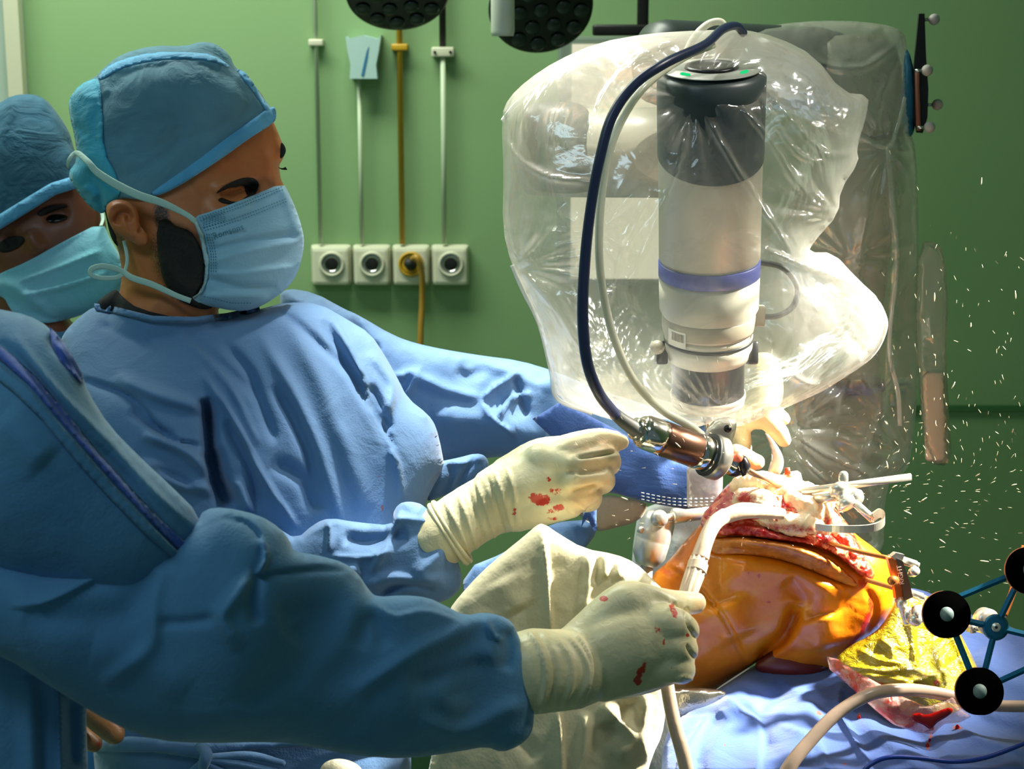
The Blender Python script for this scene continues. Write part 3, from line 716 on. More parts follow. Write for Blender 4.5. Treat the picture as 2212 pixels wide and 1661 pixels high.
B_lines = [([(1955, 90), (1905, 200), (1880, 300), (1790, 300)], 8, .010, 's'), ([(1918, 318), (1925, 420), (1938, 560), (1925, 760), (1935, 900)], 5, .014), ([(1918, 318), (1860, 300), (1780, 250)], 6, .012), ([(1700, 930), (1800, 990), (1900, 1040)], 14, .02), ([(1680, 960), (1760, 1020), (1880, 1100)], 12, .02),
           ([(1890, 380), (1860, 560), (1840, 760), (1800, 900)], 12, .014, 's'), ([(1950, 700), (1900, 900), (1850, 1020)], 12, .02, 's'), ([(1620, 60), (1720, 120), (1850, 150), (1950, 90)], 8, .010)]
puff('rear_bag', B_out, 2.22, M_FILM2, drape, k=1.0, tmax=.15, tb=.22, res=7, lines=B_lines, extra=lambda x, y: sb(x, y) + fb(x, y), smooth=1)
C_out = [(1984, 520), (2030, 525), (2042, 560), (2050, 660), (2044, 760), (2050, 900), (2058, 1008), (2000, 1002), (1986, 850), (1975, 700)]
puff('side_flap', C_out, 2.15, M_FILM2, drape, k=.2, tmax=.004, res=9, lines=[([(2042, 560), (2010, 700), (2044, 760)], 6, .004, 's')], extra=lambda x, y: fb(x, y) * .4, smooth=1)
puff('paper_label', [(1993, 802), (2041, 805), (2048, 1000), (1999, 996)], 2.143, plain('white_label_paper', (235, 222, 195), .8), drape, k=.1, tmax=.001, res=9, smooth=0)
for pts, dd, nm in (([(1918, 318), (1926, 420), (1938, 560), (1924, 700), (1922, 770), (1940, 850), (1944, 920)], 2.09, 0), ([(1745, 262), (1800, 280), (1860, 300), (1918, 318), (1940, 270), (1955, 210)], 2.10, 0), ([(1884, 640), (1905, 670), (1912, 710), (1880, 770), (1790, 832)], 1.77, 0), ([(1085, 262), (1120, 220), (1190, 170), (1270, 110)], 1.78, 0), ([(1106, 572), (1130, 628), (1165, 700), (1190, 800), (1205, 862), (1280, 893)], 1.79, 0)):
    v, f = ptube([(x, y, dd) for x, y in pts], 5, 6, 60, flat=.25); obj('seam', v, f, M_SEAM, drape)
# blue nonwoven panel with a stitched hem hanging from the drape
M_BLUE = fabric('blue_nonwoven_panel', (62, 98, 168), (50, 84, 150), weave=1500, wr=.25)
pn = puff('fabric_panel', [(1150, 905), (1212, 866), (1345, 935), (1420, 975), (1500, 1015), (1560, 1020), (1560, 1092), (1480, 1100), (1400, 1086), (1330, 1066), (1280, 1060), (1240, 1010), (1210, 962)], 1.83, M_BLUE, drape, k=.25, tmax=.006, res=8, smooth=0,
          lines=[([(1300, 930), (1340, 1060)], 30, .006), ([(1400, 960), (1440, 1080)], 30, .006)], label='blue nonwoven panel with stitched hem')
puff('fabric_tail', [(1262, 1100), (1290, 1070), (1288, 1147), (1283, 1147), (1268, 1118), (1255, 1140)], 1.80, M_BLUE, drape, k=.3, tmax=.004, res=6, smooth=0, label='pointed blue tail')
puff('clear_corner', [(1483, 1008), (1562, 1012), (1560, 1094), (1484, 1096)], 1.815, film('milky_corner_film', (215, 205, 190), .6, gloss=.08), drape, k=.2, tmax=.003, res=9, smooth=0)
st = MB()
for row, off in enumerate((0, 7, 14)):
    ln = resample(catmull([np.array(q, float) for q in [(1385, 1072), (1430, 1081), (1480, 1086), (1545, 1084)]], 30), 11, closed=False)
    for i in range(len(ln) - 1):
        a = ln[i] + [0, off - 8]; b = a + (ln[i + 1] - ln[i]) * .6; v, f = tube_vf([P(a[0], a[1], 1.812), P(b[0], b[1], 1.812)], .0006, 6); st.add(v, f)
st.build('stitching', plain('white_thread', (200, 210, 220), .6), pn)

# ------------------------------------------------------------------ marker plate on the arm
t = thing('marker_array', 'black tracking plate with four grey balls beside the top of the robot drape', 'tracking marker', P(1998, 280, 2.2))
Dp = 2.2
pts = [(1984, 30), (1996, 30), (1999, 120), (2004, 190), (2002, 250), (1992, 283), (1978, 282), (1972, 250), (1972, 160)]
A_ = PA([p[0] for p in pts], [p[1] for p in pts], [Dp] * len(pts)); n = len(pts); th = np.array([0.02, .09, 0])
pl = obj('plate', np.vstack([A_ - th / 2, A_ + th / 2]), [tuple(range(n)), tuple(range(n, 2 * n))] + [(i, (i + 1) % n, n + (i + 1) % n, n + i) for i in range(n)], M_BLK, t, smooth=False)
obj('edge_strip', *ptube([(1981, 152, 2.15), (1984, 282, 2.15)], 5, 8, 4, smooth=False), plain('brown_edge', (140, 80, 60), .5), t, label='brown edge')  # edge strip in one even brown
for (x, y, dz) in ((2018, 42, 2.17), (2003, 152, 2.13), (2025, 226, 2.19), (2008, 275, 2.13)):
    b = obj('marker_ball', *ball_vf(P(x, y, dz), .0073), plain('grey_marker', (172, 166, 158), .6), t)
    obj('stem', *tube_vf([P(x - 26, y + 1, dz), P(x - 8, y, dz)], .0022, 8), M_CHR, b)
puff('blue_pad', [(1955, 100), (1966, 115), (1976, 160), (1978, 230), (1976, 290), (1958, 300), (1942, 240), (1950, 180)], 2.17, plain('teal_foil', (60, 130, 160), .3), t, k=.8, tmax=.02, res=8, label='teal mounting pad')

# ================================================================== THE SURGEON
M_GOWN = fabric('blue_surgical_gown', (104, 142, 186), (92, 132, 180), stain=(150, 80, 70), weave=1500, wr=.18, trans=.12)
M_GOWN2 = fabric('blue_gown_near', (80, 132, 170), (68, 120, 162), weave=1200, wr=.15)
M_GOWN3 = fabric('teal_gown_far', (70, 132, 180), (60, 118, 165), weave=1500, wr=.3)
def skinmat(name, c, red):
    t = NT(name); n1 = t.noise(40, 4); n2 = t.noise(420, 2)
    col = t.ramp(n1, [(.3, red), (.7, c)]); sb_ = t.math('MULTIPLY', t.math('SUBTRACT', t.math('ADD', t.attr('stubble'), t.math('MULTIPLY', t.noise(520, 3, .8), .8)), .85), 3.0, True); col = t.mix(sb_, col, (16, 12, 10))
    return t.end(t.bsdf(col, .48, 0, t.bump(n2, .15, .0006), Subsurface__Weight=.12, Subsurface__Scale=.01))
M_SKIN = skinmat('warm_brown_skin', (196, 116, 66), (184, 100, 54))
M_SKIN2 = skinmat('dark_brown_skin', (122, 68, 44), (108, 58, 36))
def hairmat(name, c):
    t = NT(name); n1 = t.noise(300, 4, .8, dist=1); return t.end(t.bsdf(t.ramp(n1, [(.3, (6, 5, 5)), (.75, c)]), .7, 0, t.bump(n1, .9, .002)))
M_HAIR = hairmat('black_hair', (34, 26, 22))
def sheer(name, c, tr=.25, weave=1600):
    t = NT(name); wn = t.noise(18, 4, .5, dist=1.5); v = t.n('ShaderNodeTexVoronoi', Scale=weave / 3); t.l(t.coord(), v.inputs['Vector'])
    nm = t.bump(v.outputs['Distance'], .2, .0006, t.bump(wn, .5, .012))
    b = t.bsdf(t.ramp(t.noise(12, 3), [(.35, tuple(int(q * .88) for q in c)), (.65, c)]), .8, 0, nm, Sheen__Weight=.2)
    tp = t.n('ShaderNodeBsdfTransparent'); tp.inputs['Color'].default_value = lin(c); m = t.n('ShaderNodeMixShader', Fac=tr); t.l(b, m.inputs[1]); t.l(tp.outputs[0], m.inputs[2])
    return t.end(m.outputs[0])
M_CAP = sheer('sheer_blue_cap', (128, 186, 214), .46)
M_CAPB = sheer('blue_cap_band', (92, 176, 226), .06)
M_MASK = fabric('pale_blue_mask', (150, 192, 215), (138, 180, 206), weave=1700, wr=.25)
M_MASKE = plain('pale_mask_edge', (185, 212, 215), .75, 0, .2, 500)
M_TIE = plain('pale_tie', (178, 205, 195), .8, 0, .3, 600)
M_DARK = plain('dark_undershirt', (14, 16, 22), .9)

def pyz(z, d): return CY + FPX * ((CAMZ - z) / d - (-FW[2])) / UP[2] if False else CY - FPX * ((z - CAMZ) / d - FW[2]) / UP[2]
DS = 1.86
sb = P(420, 2000, DS); SURG = thing('person', 'surgeon in sheer blue cap and pale mask, head turned down towards the wound', 'person', (sb[0], sb[1], 0))
yl = pyz(0.10, DS); yk = pyz(.55, DS)
head_lines = [
    ([(455, 412), (490, 400), (530, 392), (560, 392)], 13, .006), ([(475, 425), (500, 418), (540, 402), (560, 405)], 12, -.010), ([(535, 400), (552, 412), (550, 430)], 12, -.008),
    ([(480, 428), (505, 436), (532, 424)], 6, .004), ([(478, 418), (500, 413), (522, 402)], 6, .005), ([(560, 385), (585, 330), (600, 300)], 25, .004), ([(590, 340), (585, 375), (600, 395)], 12, .006),
    ([(440, 455), (500, 455), (560, 440)], 22, .006), ([(470, 500), (560, 470)], 40, .006), ([(310, 470), (320, 560), (390, 640)], 18, -.003),
    ([(240, 540), (270, 600), (330, 660)], 30, -.006), ([(345, 540), (370, 600), (440, 640)], 22, .008), ([(415, 400), (440, 380), (480, 340)], 30, .003)]
body_out = [(190, 180), (260, 130), (360, 112), (460, 112), (530, 160), (575, 215), (590, 262), (598, 280), (606, 300), (614, 318), (616, 333), (609, 347), (603, 356), (604, 372), (608, 392), (622, 415), (640, 450), (630, 500), (610, 560), (590, 610), (540, 645), (490, 655), (470, 665), (475, 690),
            (600, 720), (700, 780), (760, 900), (800, 1050), (800, 1300), (780, 1700), (760, yk), (745, yl - 260), (745, yl), (620, yl), (600, yl - 700), (560, yl - 1000), (520, yl - 700), (490, yl), (360, yl), (350, yl - 260), (330, yk), (300, 1700), (250, 1300), (230, 1000), (200, 830), (180, 740), (230, 690), (250, 660),
            (262, 620), (262, 560), (240, 500), (225, 440), (185, 390), (165, 300), (165, 230)]
body = puff('body', body_out, [(400, 300, DS), (560, 330, DS + .02), (300, 600, DS - .01), (450, 900, DS + .02), (500, 2500, DS + .02)], M_SKIN, SURG, k=.95, tmax=.078, res=5.5, lines=head_lines, smooth=1,
    paint={'stubble': [(385, 560, 60, 85, -20, .9), (350, 470, 22, 50, -10, .75), (400, 620, 60, 40, 30, .8), (515, 397, 42, 9, -12, .9), (545, 405, 16, 16, 60, .7), (500, 436, 32, 6, 0, .5), (420, 470, 26, 20, 0, .3), (610, 325, 8, 16, 0, .8), (260, 520, 14, 40, -15, .7), (372, 420, 24, 16, 0, .3)]})
# ear
ear = MB()
R0 = [(228, 452), (232, 440), (250, 430), (272, 432), (292, 444), (300, 462), (300, 485), (314, 500), (322, 515), (318, 530), (302, 533), (285, 522), (262, 510), (245, 498), (234, 478)]
puff('ear', R0, DS - .072, M_SKIN, body, k=.9, tmax=.012, res=3.2, smooth=2, lines=[([(236, 480), (240, 450), (262, 440), (285, 450), (292, 470)], 5, .005), ([(250, 485), (258, 462), (275, 462), (280, 480)], 7, -.008), ([(300, 470), (303, 490), (300, 505)], 6, -.007), ([(268, 478), (275, 500), (290, 512)], 4, .003)])
# hair under the cap, beard, brows, eye
puff('hair', [(200, 330), (195, 240), (260, 150), (360, 125), (450, 128), (520, 180), (545, 235), (500, 290), (420, 345), (350, 395), (345, 440), (330, 470), (318, 440), (262, 432), (240, 440), (245, 480), (262, 540), (240, 520), (225, 450)], DS - .02, M_HAIR, SURG, k=1, tmax=.066, tb=.08, res=9, crump=[(.004, 40)])
def shell(name, out, base, mat, parent, th=.003, res=5, crump=None, smooth=2, **kw):
    """thin piece lying over a round base: base(x, y) gives the depth"""
    return puff(name, out, base, mat, parent, k=.6, tmax=th, res=res, crump=crump, smooth=smooth, **kw)
onface = on_surface([body], .002, DS)
shell('beard', [(338, 500), (346, 475), (362, 470), (380, 490), (408, 495), (428, 520), (442, 560), (442, 610), (405, 648), (470, 660), (440, 672), (385, 650), (355, 615), (345, 570), (340, 535)], on_surface([body], .0035, DS), M_HAIR, SURG, th=.006, crump=[(.0025, 150)])
shell('eyebrow', [(464, 420), (478, 406), (500, 393), (522, 384), (545, 383), (557, 390), (560, 402), (552, 410), (535, 402), (515, 400), (492, 407), (476, 415)], on_surface([body], .0006), M_HAIR, SURG, th=.0012, res=3, crump=[(.001, 300)])
shell('eyebrow', [(606, 305), (614, 312), (619, 326), (612, 340), (604, 344), (606, 325)], DS - .012, M_HAIR, SURG, th=.006, res=3)
shell('eyelashes', [(470, 431), (478, 426), (488, 430), (500, 435), (512, 436), (524, 431), (534, 422), (538, 424), (530, 435), (516, 441), (500, 442), (486, 440), (474, 436)], on_surface([body], .0006), M_HAIR, SURG, th=.0012, res=3)
shell('eye_shadow_crease', [(526, 396), (545, 392), (558, 398), (556, 412), (546, 426), (537, 430), (530, 414)], on_surface([body], .0004), skinmat('painted_eye_shade', (34, 20, 15), (20, 12, 10)), SURG, th=.0008, res=3)  # dark patch paints the shade of the inner eye crease
lsh = MB()
for i in range(7): lsh.add(*ptube([(602 + i * 1.0, 362 + i * .6, DS - .01), (610 + i, 364 + i * .4, DS - .012), (617 + i * .5, 361 + i * .9, DS - .014)], .8, 5, 6))
lsh.build('eyelashes', M_HAIR, SURG)
# cap
cap_lines = [([(215, 165), (260, 150), (360, 132), (450, 133), (520, 152)], 7, .004, 's'), ([(205, 170), (222, 230), (232, 275), (225, 330)], 9, -.006), ([(300, 418), (340, 350), (400, 290)], 6, .004, 't'), ([(290, 420), (300, 350), (320, 300)], 7, -.004, 't'), ([(275, 415), (262, 360), (240, 320)], 7, -.005, 't'),
             ([(285, 418), (350, 380), (430, 320)], 6, -.004, 't'), ([(260, 410), (230, 380), (190, 350)], 8, .005, 't'), ([(160, 270), (200, 300), (215, 350)], 10, -.006), ([(440, 100), (470, 120), (510, 150)], 9, -.005), ([(165, 200), (200, 210), (240, 190)], 8, .004)]
cap_out = [(150, 250), (147, 215), (172, 182), (205, 168), (225, 145), (262, 116), (330, 98), (400, 100), (430, 90), (462, 92), (495, 115), (508, 148), (528, 155), (548, 180), (575, 220), (597, 247), (594, 264), (540, 298), (490, 335), (430, 375), (370, 412), (335, 425), (300, 432), (262, 426), (232, 440), (225, 465), (195, 450), (160, 405), (145, 375), (168, 345), (160, 290)]
hair_ = [o for o in SURG.children if o.name.startswith('hair')][0]
cap = puff('cap', cap_out, DS, M_CAP, SURG, over=on_surface([body, hair_], .004), k=1, tmax=.092, tb=.09, res=6, lines=cap_lines, crump=[(.0035, 22)], smooth=1)
shell('cap_band', [(594, 228), (598, 250), (592, 266), (540, 298), (490, 335), (430, 375), (370, 412), (335, 425), (320, 420), (360, 392), (420, 350), (480, 305), (540, 262), (575, 236)], on_surface([cap], .001), M_CAPB, cap, th=.003, res=5, smooth=1, label='folded lower band')
shell('cap_seam', [(508, 148), (528, 153), (548, 180), (575, 220), (597, 247), (590, 262), (572, 235), (545, 195), (520, 165)], on_surface([cap], .001), M_CAPB, cap, th=.003, res=5, smooth=1)
shell('cap_seam', [(205, 172), (225, 148), (262, 128), (330, 112), (400, 112), (460, 116), (508, 150), (450, 130), (380, 126), (310, 134), (255, 150), (222, 172)], on_surface([cap], .001), M_CAPB, cap, th=.003, res=5, smooth=1)
shell('cap_back_fold', [(147, 215), (172, 182), (205, 168), (215, 172), (222, 230), (225, 330), (255, 380), (262, 426), (232, 440), (225, 465), (195, 450), (160, 405), (145, 375), (168, 345), (160, 290), (150, 250)], on_surface([cap], .001), sheer('teal_cap_folds', (72, 186, 222), .08), cap, th=.004, res=5, smooth=1, crump=[(.004, 30)], lines=[([(262, 420), (225, 380), (190, 340)], 7, -.006), ([(262, 415), (245, 350), (225, 300)], 7, -.005), ([(180, 400), (210, 430)], 9, .005)])
# mask
mask_lines = [([(440, 572), (530, 545), (650, 520)], 12, .005, 's'), ([(444, 590), (520, 590), (640, 575)], 12, .004, 's'), ([(440, 545), (540, 520), (650, 505)], 8, -.004), ([(440, 600), (520, 620), (600, 620)], 8, -.005), ([(430, 640), (500, 640), (580, 640)], 9, .004), ([(612, 395), (635, 460), (654, 520)], 14, .006), ([(420, 480), (520, 445), (612, 400)], 4, .003)]
mask = puff('mask', [(413, 470), (470, 452), (540, 425), (612, 394), (626, 420), (642, 458), (652, 490), (657, 515), (655, 548), (643, 590), (625, 618), (585, 650), (545, 670), (505, 672), (455, 662), (400, 652), (428, 640), (443, 615), (446, 580), (440, 530), (428, 498)],
            [(540, 430, DS - .045), (615, 430, DS - .01), (650, 530, DS - .01), (430, 550, DS - .07), (540, 640, DS - .05)], M_MASK, SURG, over=on_surface([body], .004), k=.75, tmax=.05, tb=.01, res=5, lines=mask_lines, smooth=1)
onmask = on_surface([mask], .0012)
def band(name, out, mat, parent, base=onmask, th=.0012, res=4, **kw): return shell(name, out, base, mat, parent, th=th, res=res, smooth=0, **kw)
band('side_binding', [(413, 468), (424, 472), (440, 505), (452, 560), (450, 600), (440, 628), (408, 652), (398, 652), (428, 634), (440, 610), (442, 575), (434, 525), (424, 495)], M_MASKE, mask)
def dashes(name, rows, mat, parent, step=6, w_=.7, base=onmask, ln=.5):
    m = MB()
    for pts in rows:
        q = resample(np.array(pts, float), step, closed=False); a = q[:-1]; b = q[:-1] + (q[1:] - q[:-1]) * ln
        da = base(a[:, 0], a[:, 1]); db = base(b[:, 0], b[:, 1])
        for i in range(len(a)): m.add(*tube_vf([P(a[i, 0], a[i, 1], da[i]), P(b[i, 0], b[i, 1], db[i])], w_ * 1.8 / FPX, 5))
    return m.build(name, mat, parent)
M_STCH = plain('teal_stitching', (70, 130, 150), .7)
rows = [[(430, 470), (520, 440), (612, 402)], [(432, 476), (522, 446), (614, 408)], [(440, 492), (530, 464), (620, 428)], [(442, 498), (532, 470), (622, 434)]] + [[(446 + 5 * k, 505 + 0 * k), (456 + 5 * k, 550), (456 + 5 * k, 590)] for k in range(3)] + [[(438, 472 + 5 * k), (488, 456 + 5 * k)] for k in range(5)] + [[(440, 640), (500, 655), (545, 655)]]
dashes('stitching', rows, M_STCH, mask)
md = onmask(np.array([461., 508.]), np.array([512., 497.]))
A_, B_ = P(461, 516, md[0] - .001), P(508, 501, md[1] - .001)
text_obj('printed_name', 'Romsons', .0092, A_, B_ - A_, -FW, M_STCH, mask)
def strap(name, pts, mat, parent, wpx=5, n=10): v, f = ptube(pts, wpx, n, 60, flat=.3, up=FW); return obj(name, v, f, mat, parent)
strap('strap', [(422, 478, 1.765, 6), (400, 462, 1.765, 6), (350, 438, 1.762, 8), (300, 422, 1.765, 9), (250, 398, 1.77, 9), (210, 372, 1.775, 8), (190, 350, 1.78, 7), (165, 330, 1.80, 6), (150, 345, 1.80, 6), (146, 362, 1.81, 4)], M_TIE, SURG)
strap('strap', [(412, 650, 1.775, 6), (380, 638, 1.775, 6), (330, 615, 1.78, 7), (285, 600, 1.785, 7), (262, 585, 1.79, 6), (225, 575, 1.79, 6), (200, 580, 1.79, 6), (196, 592, 1.79, 5), (215, 600, 1.79, 5), (250, 600, 1.79, 5), (268, 590, 1.79, 5)], M_TIE, SURG)
strap('strap', [(268, 595, 1.792, 4), (275, 560, 1.80, 4), (268, 520, 1.81, 4)], M_TIE, SURG)
puff('undershirt', [(205, 655), (235, 632), (252, 622), (262, 640), (300, 668), (400, 690), (500, 690), (520, 672), (545, 668), (560, 690), (500, 730), (300, 730), (220, 690)], DS - .01, M_DARK, SURG, over=on_surface([body], .004), k=.9, tmax=.07, res=9, smooth=1)

# gown
gl = [([(480, 737), (535, 802), (564, 875), (596, 958)], 11, -.009), ([(592, 831), (632, 900), (668, 979), (683, 1066)], 13, -.010), ([(585, 997), (650, 1033), (686, 1106)], 16, -.010), ([(592, 661), (650, 708), (722, 773), (759, 806)], 10, -.008),
      ([(440, 860), (450, 900), (455, 968), (465, 1033), (490, 1088)], 11, -.050), ([(456, 970), (474, 1040), (496, 1096)], 16, -.035), ([(433, 802), (498, 896), (571, 1033), (643, 1142)], 10, .012, 's'), ([(506, 1033), (542, 1106)], 12, .010), ([(488, 907), (542, 1015), (556, 1102)], 8, -.012),
      ([(170, 818), (220, 832), (289, 864), (361, 943), (440, 965)], 9, -.012, 's'), ([(250, 812), (330, 850), (430, 880), (440, 890)], 14, .012), ([(282, 885), (325, 918), (379, 947)], 9, -.008), ([(307, 936), (397, 972), (470, 1041)], 12, .014), ([(300, 990), (380, 1040), (470, 1060)], 12, .010), ([(330, 1010), (420, 1050)], 8, -.01),
      ([(712, 680), (774, 790), (803, 890), (853, 989), (871, 1080)], 8, .012, 's'), ([(700, 690), (740, 770), (788, 852), (824, 924), (846, 975)], 11, -.014), ([(800, 760), (830, 800), (850, 840), (830, 900)], 10, .010), ([(800, 830), (820, 870), (845, 930)], 8, -.010), ([(860, 800), (900, 860), (930, 910)], 10, .01),
      ([(620, 690), (690, 820), (720, 900), (760, 1000), (790, 1100)], 22, .006), ([(560, 720), (640, 860), (700, 1000), (740, 1140)], 14, .006), ([(370, 690), (470, 780), (560, 860)], 12, -.004), ([(330, 680), (430, 760), (500, 840), (560, 960)], 10, .006, 's'), ([(210, 700), (280, 720), (330, 750)], 8, -.006), ([(230, 670), (330, 690), (430, 700), (560, 672)], 6, -.005)]
gown_out = [(205, 660), (240, 668), (330, 690), (420, 692), (490, 684), (560, 668), (620, 652), (690, 655), (750, 690), (800, 720), (830, 765), (858, 815), (880, 860), (925, 895), (942, 920), (955, 975), (960, 1010), (930, 1060), (915, 1100), (930, 1200), (930, 1400), (888, 1610), (888, 1700), (900, 2200), (890, yl - 200), (280, yl - 200), (240, 2200), (205, 1640), (170, 1300), (140, 1000), (130, 850), (125, 750), (140, 715), (170, 685)]
gown = puff('gown', gown_out, over=on_surface([body], .010), depth=[(300, 700, DS), (600, 800, DS + .01), (900, 950, DS - .01), (500, 1200, DS), (250, 950, DS - .04), (500, 2500, DS)], mat=M_GOWN, parent=SURG, k=1, tmax=.125, tb=.13, res=7, lines=gl, crump=[(.002, 10)], smooth=1,
            paint={'stain': [(817, 1030, 8, 5, 20, .9), (825, 1096, 5, 14, 15, .9), (700, 1070, 30, 8, 40, .45)]})
puff('gown_collar', [(203, 655), (240, 660), (330, 682), (420, 684), (490, 676), (560, 660), (562, 672), (490, 690), (420, 698), (330, 696), (240, 676), (205, 670)], on_surface([gown], .004), M_GOWN, gown, k=.5, tmax=.004, res=6, smooth=0)
# far (left) sleeve reaching behind the drape
fl_ = [([(720, 850), (800, 830), (900, 800), (905, 790)], 9, .012, 's'), ([(905, 800), (890, 830), (870, 860)], 8, .008), ([(1000, 775), (1040, 790), (1010, 815), (985, 800)], 14, -.008), ([(1040, 862), (1080, 830), (1130, 800)], 7, .012, 's'), ([(1075, 900), (1110, 860), (1150, 850)], 7, .012, 's'), ([(1040, 865), (1060, 900), (1110, 940)], 6, .010, 's'), ([(1110, 800), (1125, 860), (1140, 900)], 8, -.010), ([(900, 810), (960, 840), (1040, 860)], 12, .010),
       ([(950, 760), (1100, 800), (1250, 850)], 14, .006), ([(930, 900), (1060, 910), (1180, 960)], 30, .012), ([(1180, 810), (1200, 880), (1170, 960)], 20, .008), ([(1100, 770), (1150, 810), (1230, 830)], 10, -.008), ([(620, 640), (700, 680), (780, 740)], 10, .01), ([(760, 690), (790, 740), (820, 760)], 12, -.012)]
puff('sleeve', [(600, 640), (620, 622), (680, 632), (745, 668), (770, 678), (850, 725), (900, 742), (960, 755), (1040, 768), (1120, 778), (1200, 802), (1290, 840), (1380, 870), (1450, 890), (1540, 920), (1560, 1000), (1480, 1060), (1380, 1070), (1300, 1010), (1180, 990), (1080, 982), (960, 1012), (900, 1010), (800, 950), (700, 850), (620, 720)],
     [(650, 680, 1.98), (850, 780, 2.02), (1050, 860, 2.05), (1300, 920, 2.03), (1500, 980, 1.98)], M_GOWN, gown, k=.9, tmax=.07, res=8, lines=fl_, crump=[(.006, 16), (.003, 34)], smooth=1)
puff('sleeve_fold', [(930, 1000), (985, 990), (1030, 978), (1050, 985), (1058, 1005), (1045, 1030), (1010, 1050), (950, 1075), (915, 1085)], 1.87, M_GOWN, gown, k=.8, tmax=.03, res=6, smooth=1, lines=[([(960, 1000), (1010, 1000), (1050, 985)], 6, .006), ([(985, 1060), (1010, 1010), (1030, 990)], 6, -.008), ([(975, 990), (970, 1040), (950, 1070)], 6, -.006)])
# near (right) sleeve
sl = [([(640, 1170), (720, 1130), (850, 1120), (990, 1130)], 10, .008, 's'), ([(710, 1190), (712, 1150), (705, 1120)], 6, .012, 's'), ([(740, 1160), (800, 1170), (880, 1150)], 16, -.012), ([(715, 1200), (780, 1205), (850, 1190)], 8, .008, 's'), ([(800, 1240), (840, 1170), (865, 1100)], 12, .014, 's'), ([(780, 1270), (840, 1250), (900, 1260), (960, 1250)], 14, .010), ([(900, 1250), (940, 1210), (970, 1170)], 18, .010), ([(960, 1110), (975, 1160), (990, 1200)], 6, .012, 's'), ([(820, 1285), (870, 1262), (940, 1270)], 8, -.010), ([(690, 1270), (720, 1240), (780, 1230)], 16, .010), ([(930, 1120), (960, 1150), (985, 1205)], 5, -.01)]
sleeve = puff('sleeve', [(560, 1120), (600, 1140), (640, 1165), (680, 1130), (712, 1118), (770, 1128), (850, 1135), (848, 1110), (860, 1088), (885, 1082), (915, 1090), (940, 1120), (965, 1160), (985, 1200), (998, 1240), (996, 1270), (975, 1292), (940, 1305), (880, 1320), (800, 1330), (640, 1340), (520, 1320), (440, 1200), (480, 1120)],
     [(500, 1200, 1.74), (750, 1200, 1.72), (950, 1190, 1.70)], M_GOWN, gown, k=.95, tmax=.05, res=6, lines=sl, crump=[(.003, 22)], smooth=1)
# belt and knot, lower skirt
belt = puff('belt', [(205, 1600), (280, 1590), (400, 1598), (600, 1600), (888, 1585), (888, 1625), (700, 1612), (560, 1618), (440, 1640), (330, 1625), (205, 1625)], on_surface([gown], .006, 1.72), M_GOWN, gown, k=.6, tmax=.006, res=8, smooth=0)
kd = on_surface([gown], .02, 1.72)(np.array([440.]), np.array([1630.]))[0]
kb_ = MB()
for pth in ([(430, 1612, kd, 9), (445, 1625, kd - .01, 13), (442, 1645, kd - .01, 13), (436, 1662, kd, 9)], [(448, 1640, kd, 8), (520, 1650, kd, 10), (600, 1668, kd, 9)], [(448, 1636, kd, 8), (540, 1632, kd, 9), (610, 1648, kd, 7)], [(434, 1652, kd, 10), (410, 1675, kd, 9), (390, 1720, kd, 8)], [(452, 1650, kd, 8), (500, 1680, kd, 9), (540, 1740, kd, 8)]): kb_.add(*chain(pth))
kb_.build('belt_knot', M_GOWN, gown)

# ------------------------------------------------------------------ gloved hand of the surgeon
def latex(name, c, c2, blood=(196, 52, 30)):
    t = NT(name); n1 = t.noise(30, 3); a = t.math('MULTIPLY', t.attr('stain'), t.noise(160, 5, .75)); f = t.math('MULTIPLY', t.math('SUBTRACT', a, .40), 12, True)
    col = t.mix(f, t.ramp(n1, [(.35, c2), (.65, c)]), blood)
    g = t.math('MULTIPLY', t.attr('smear'), t.noise(60, 4, .7)); col = t.mix(t.math('MULTIPLY', g, .9, True), col, (214, 140, 70))
    return t.end(t.bsdf(col, .42, 0, t.bump(t.noise(90, 3, .5, dist=2.0), .18, .003), Subsurface__Weight=.08, Subsurface__Scale=.006, Specular__IOR__Level=.5))
M_LAT = latex('cream_latex_glove', (224, 216, 176), (212, 202, 160))
M_LATN = latex('cream_latex_glove_near', (212, 200, 160), (202, 190, 148))
def hand(name, parts, mat, parent, voxel=.0022, it=5, lines=(), crump=None, paint=None, extra=None, **kw):
    co, F, no = remesh(parts, voxel, it); co = displace(co, no, lines, crump, extra); x, y, d = toPx(co); at = {k_: blobs(x, y, b) for k_, b in (paint or {}).items()}
    for k_ in ('stain', 'smear'): at.setdefault(k_, np.zeros(len(co)))
    return obj(name, co, F, mat, parent, attrs=at, **kw)
parts = [chain([(945, 1165, 1.70, 66), (1000, 1125, 1.70, 66), (1050, 1095, 1.70, 66), (1090, 1080, 1.70, 70)], n=28)]        # cuff and wrist
parts += [chain([(1080, 1068, 1.695, 66), (1130, 1050, 1.69, 72), (1180, 1040, 1.69, 74)], n=28), chain([(1100, 1030, 1.70, 46), (1160, 985, 1.70, 36), (1215, 970, 1.70, 30)], n=20)]
parts += [chain([(1110, 1100, 1.69, 50), (1180, 1085, 1.68, 48), (1225, 1080, 1.68, 42)], n=20), chain([(1170, 1000, 1.68, 44), (1220, 1010, 1.675, 40), (1225, 1050, 1.675, 42)], n=20)]
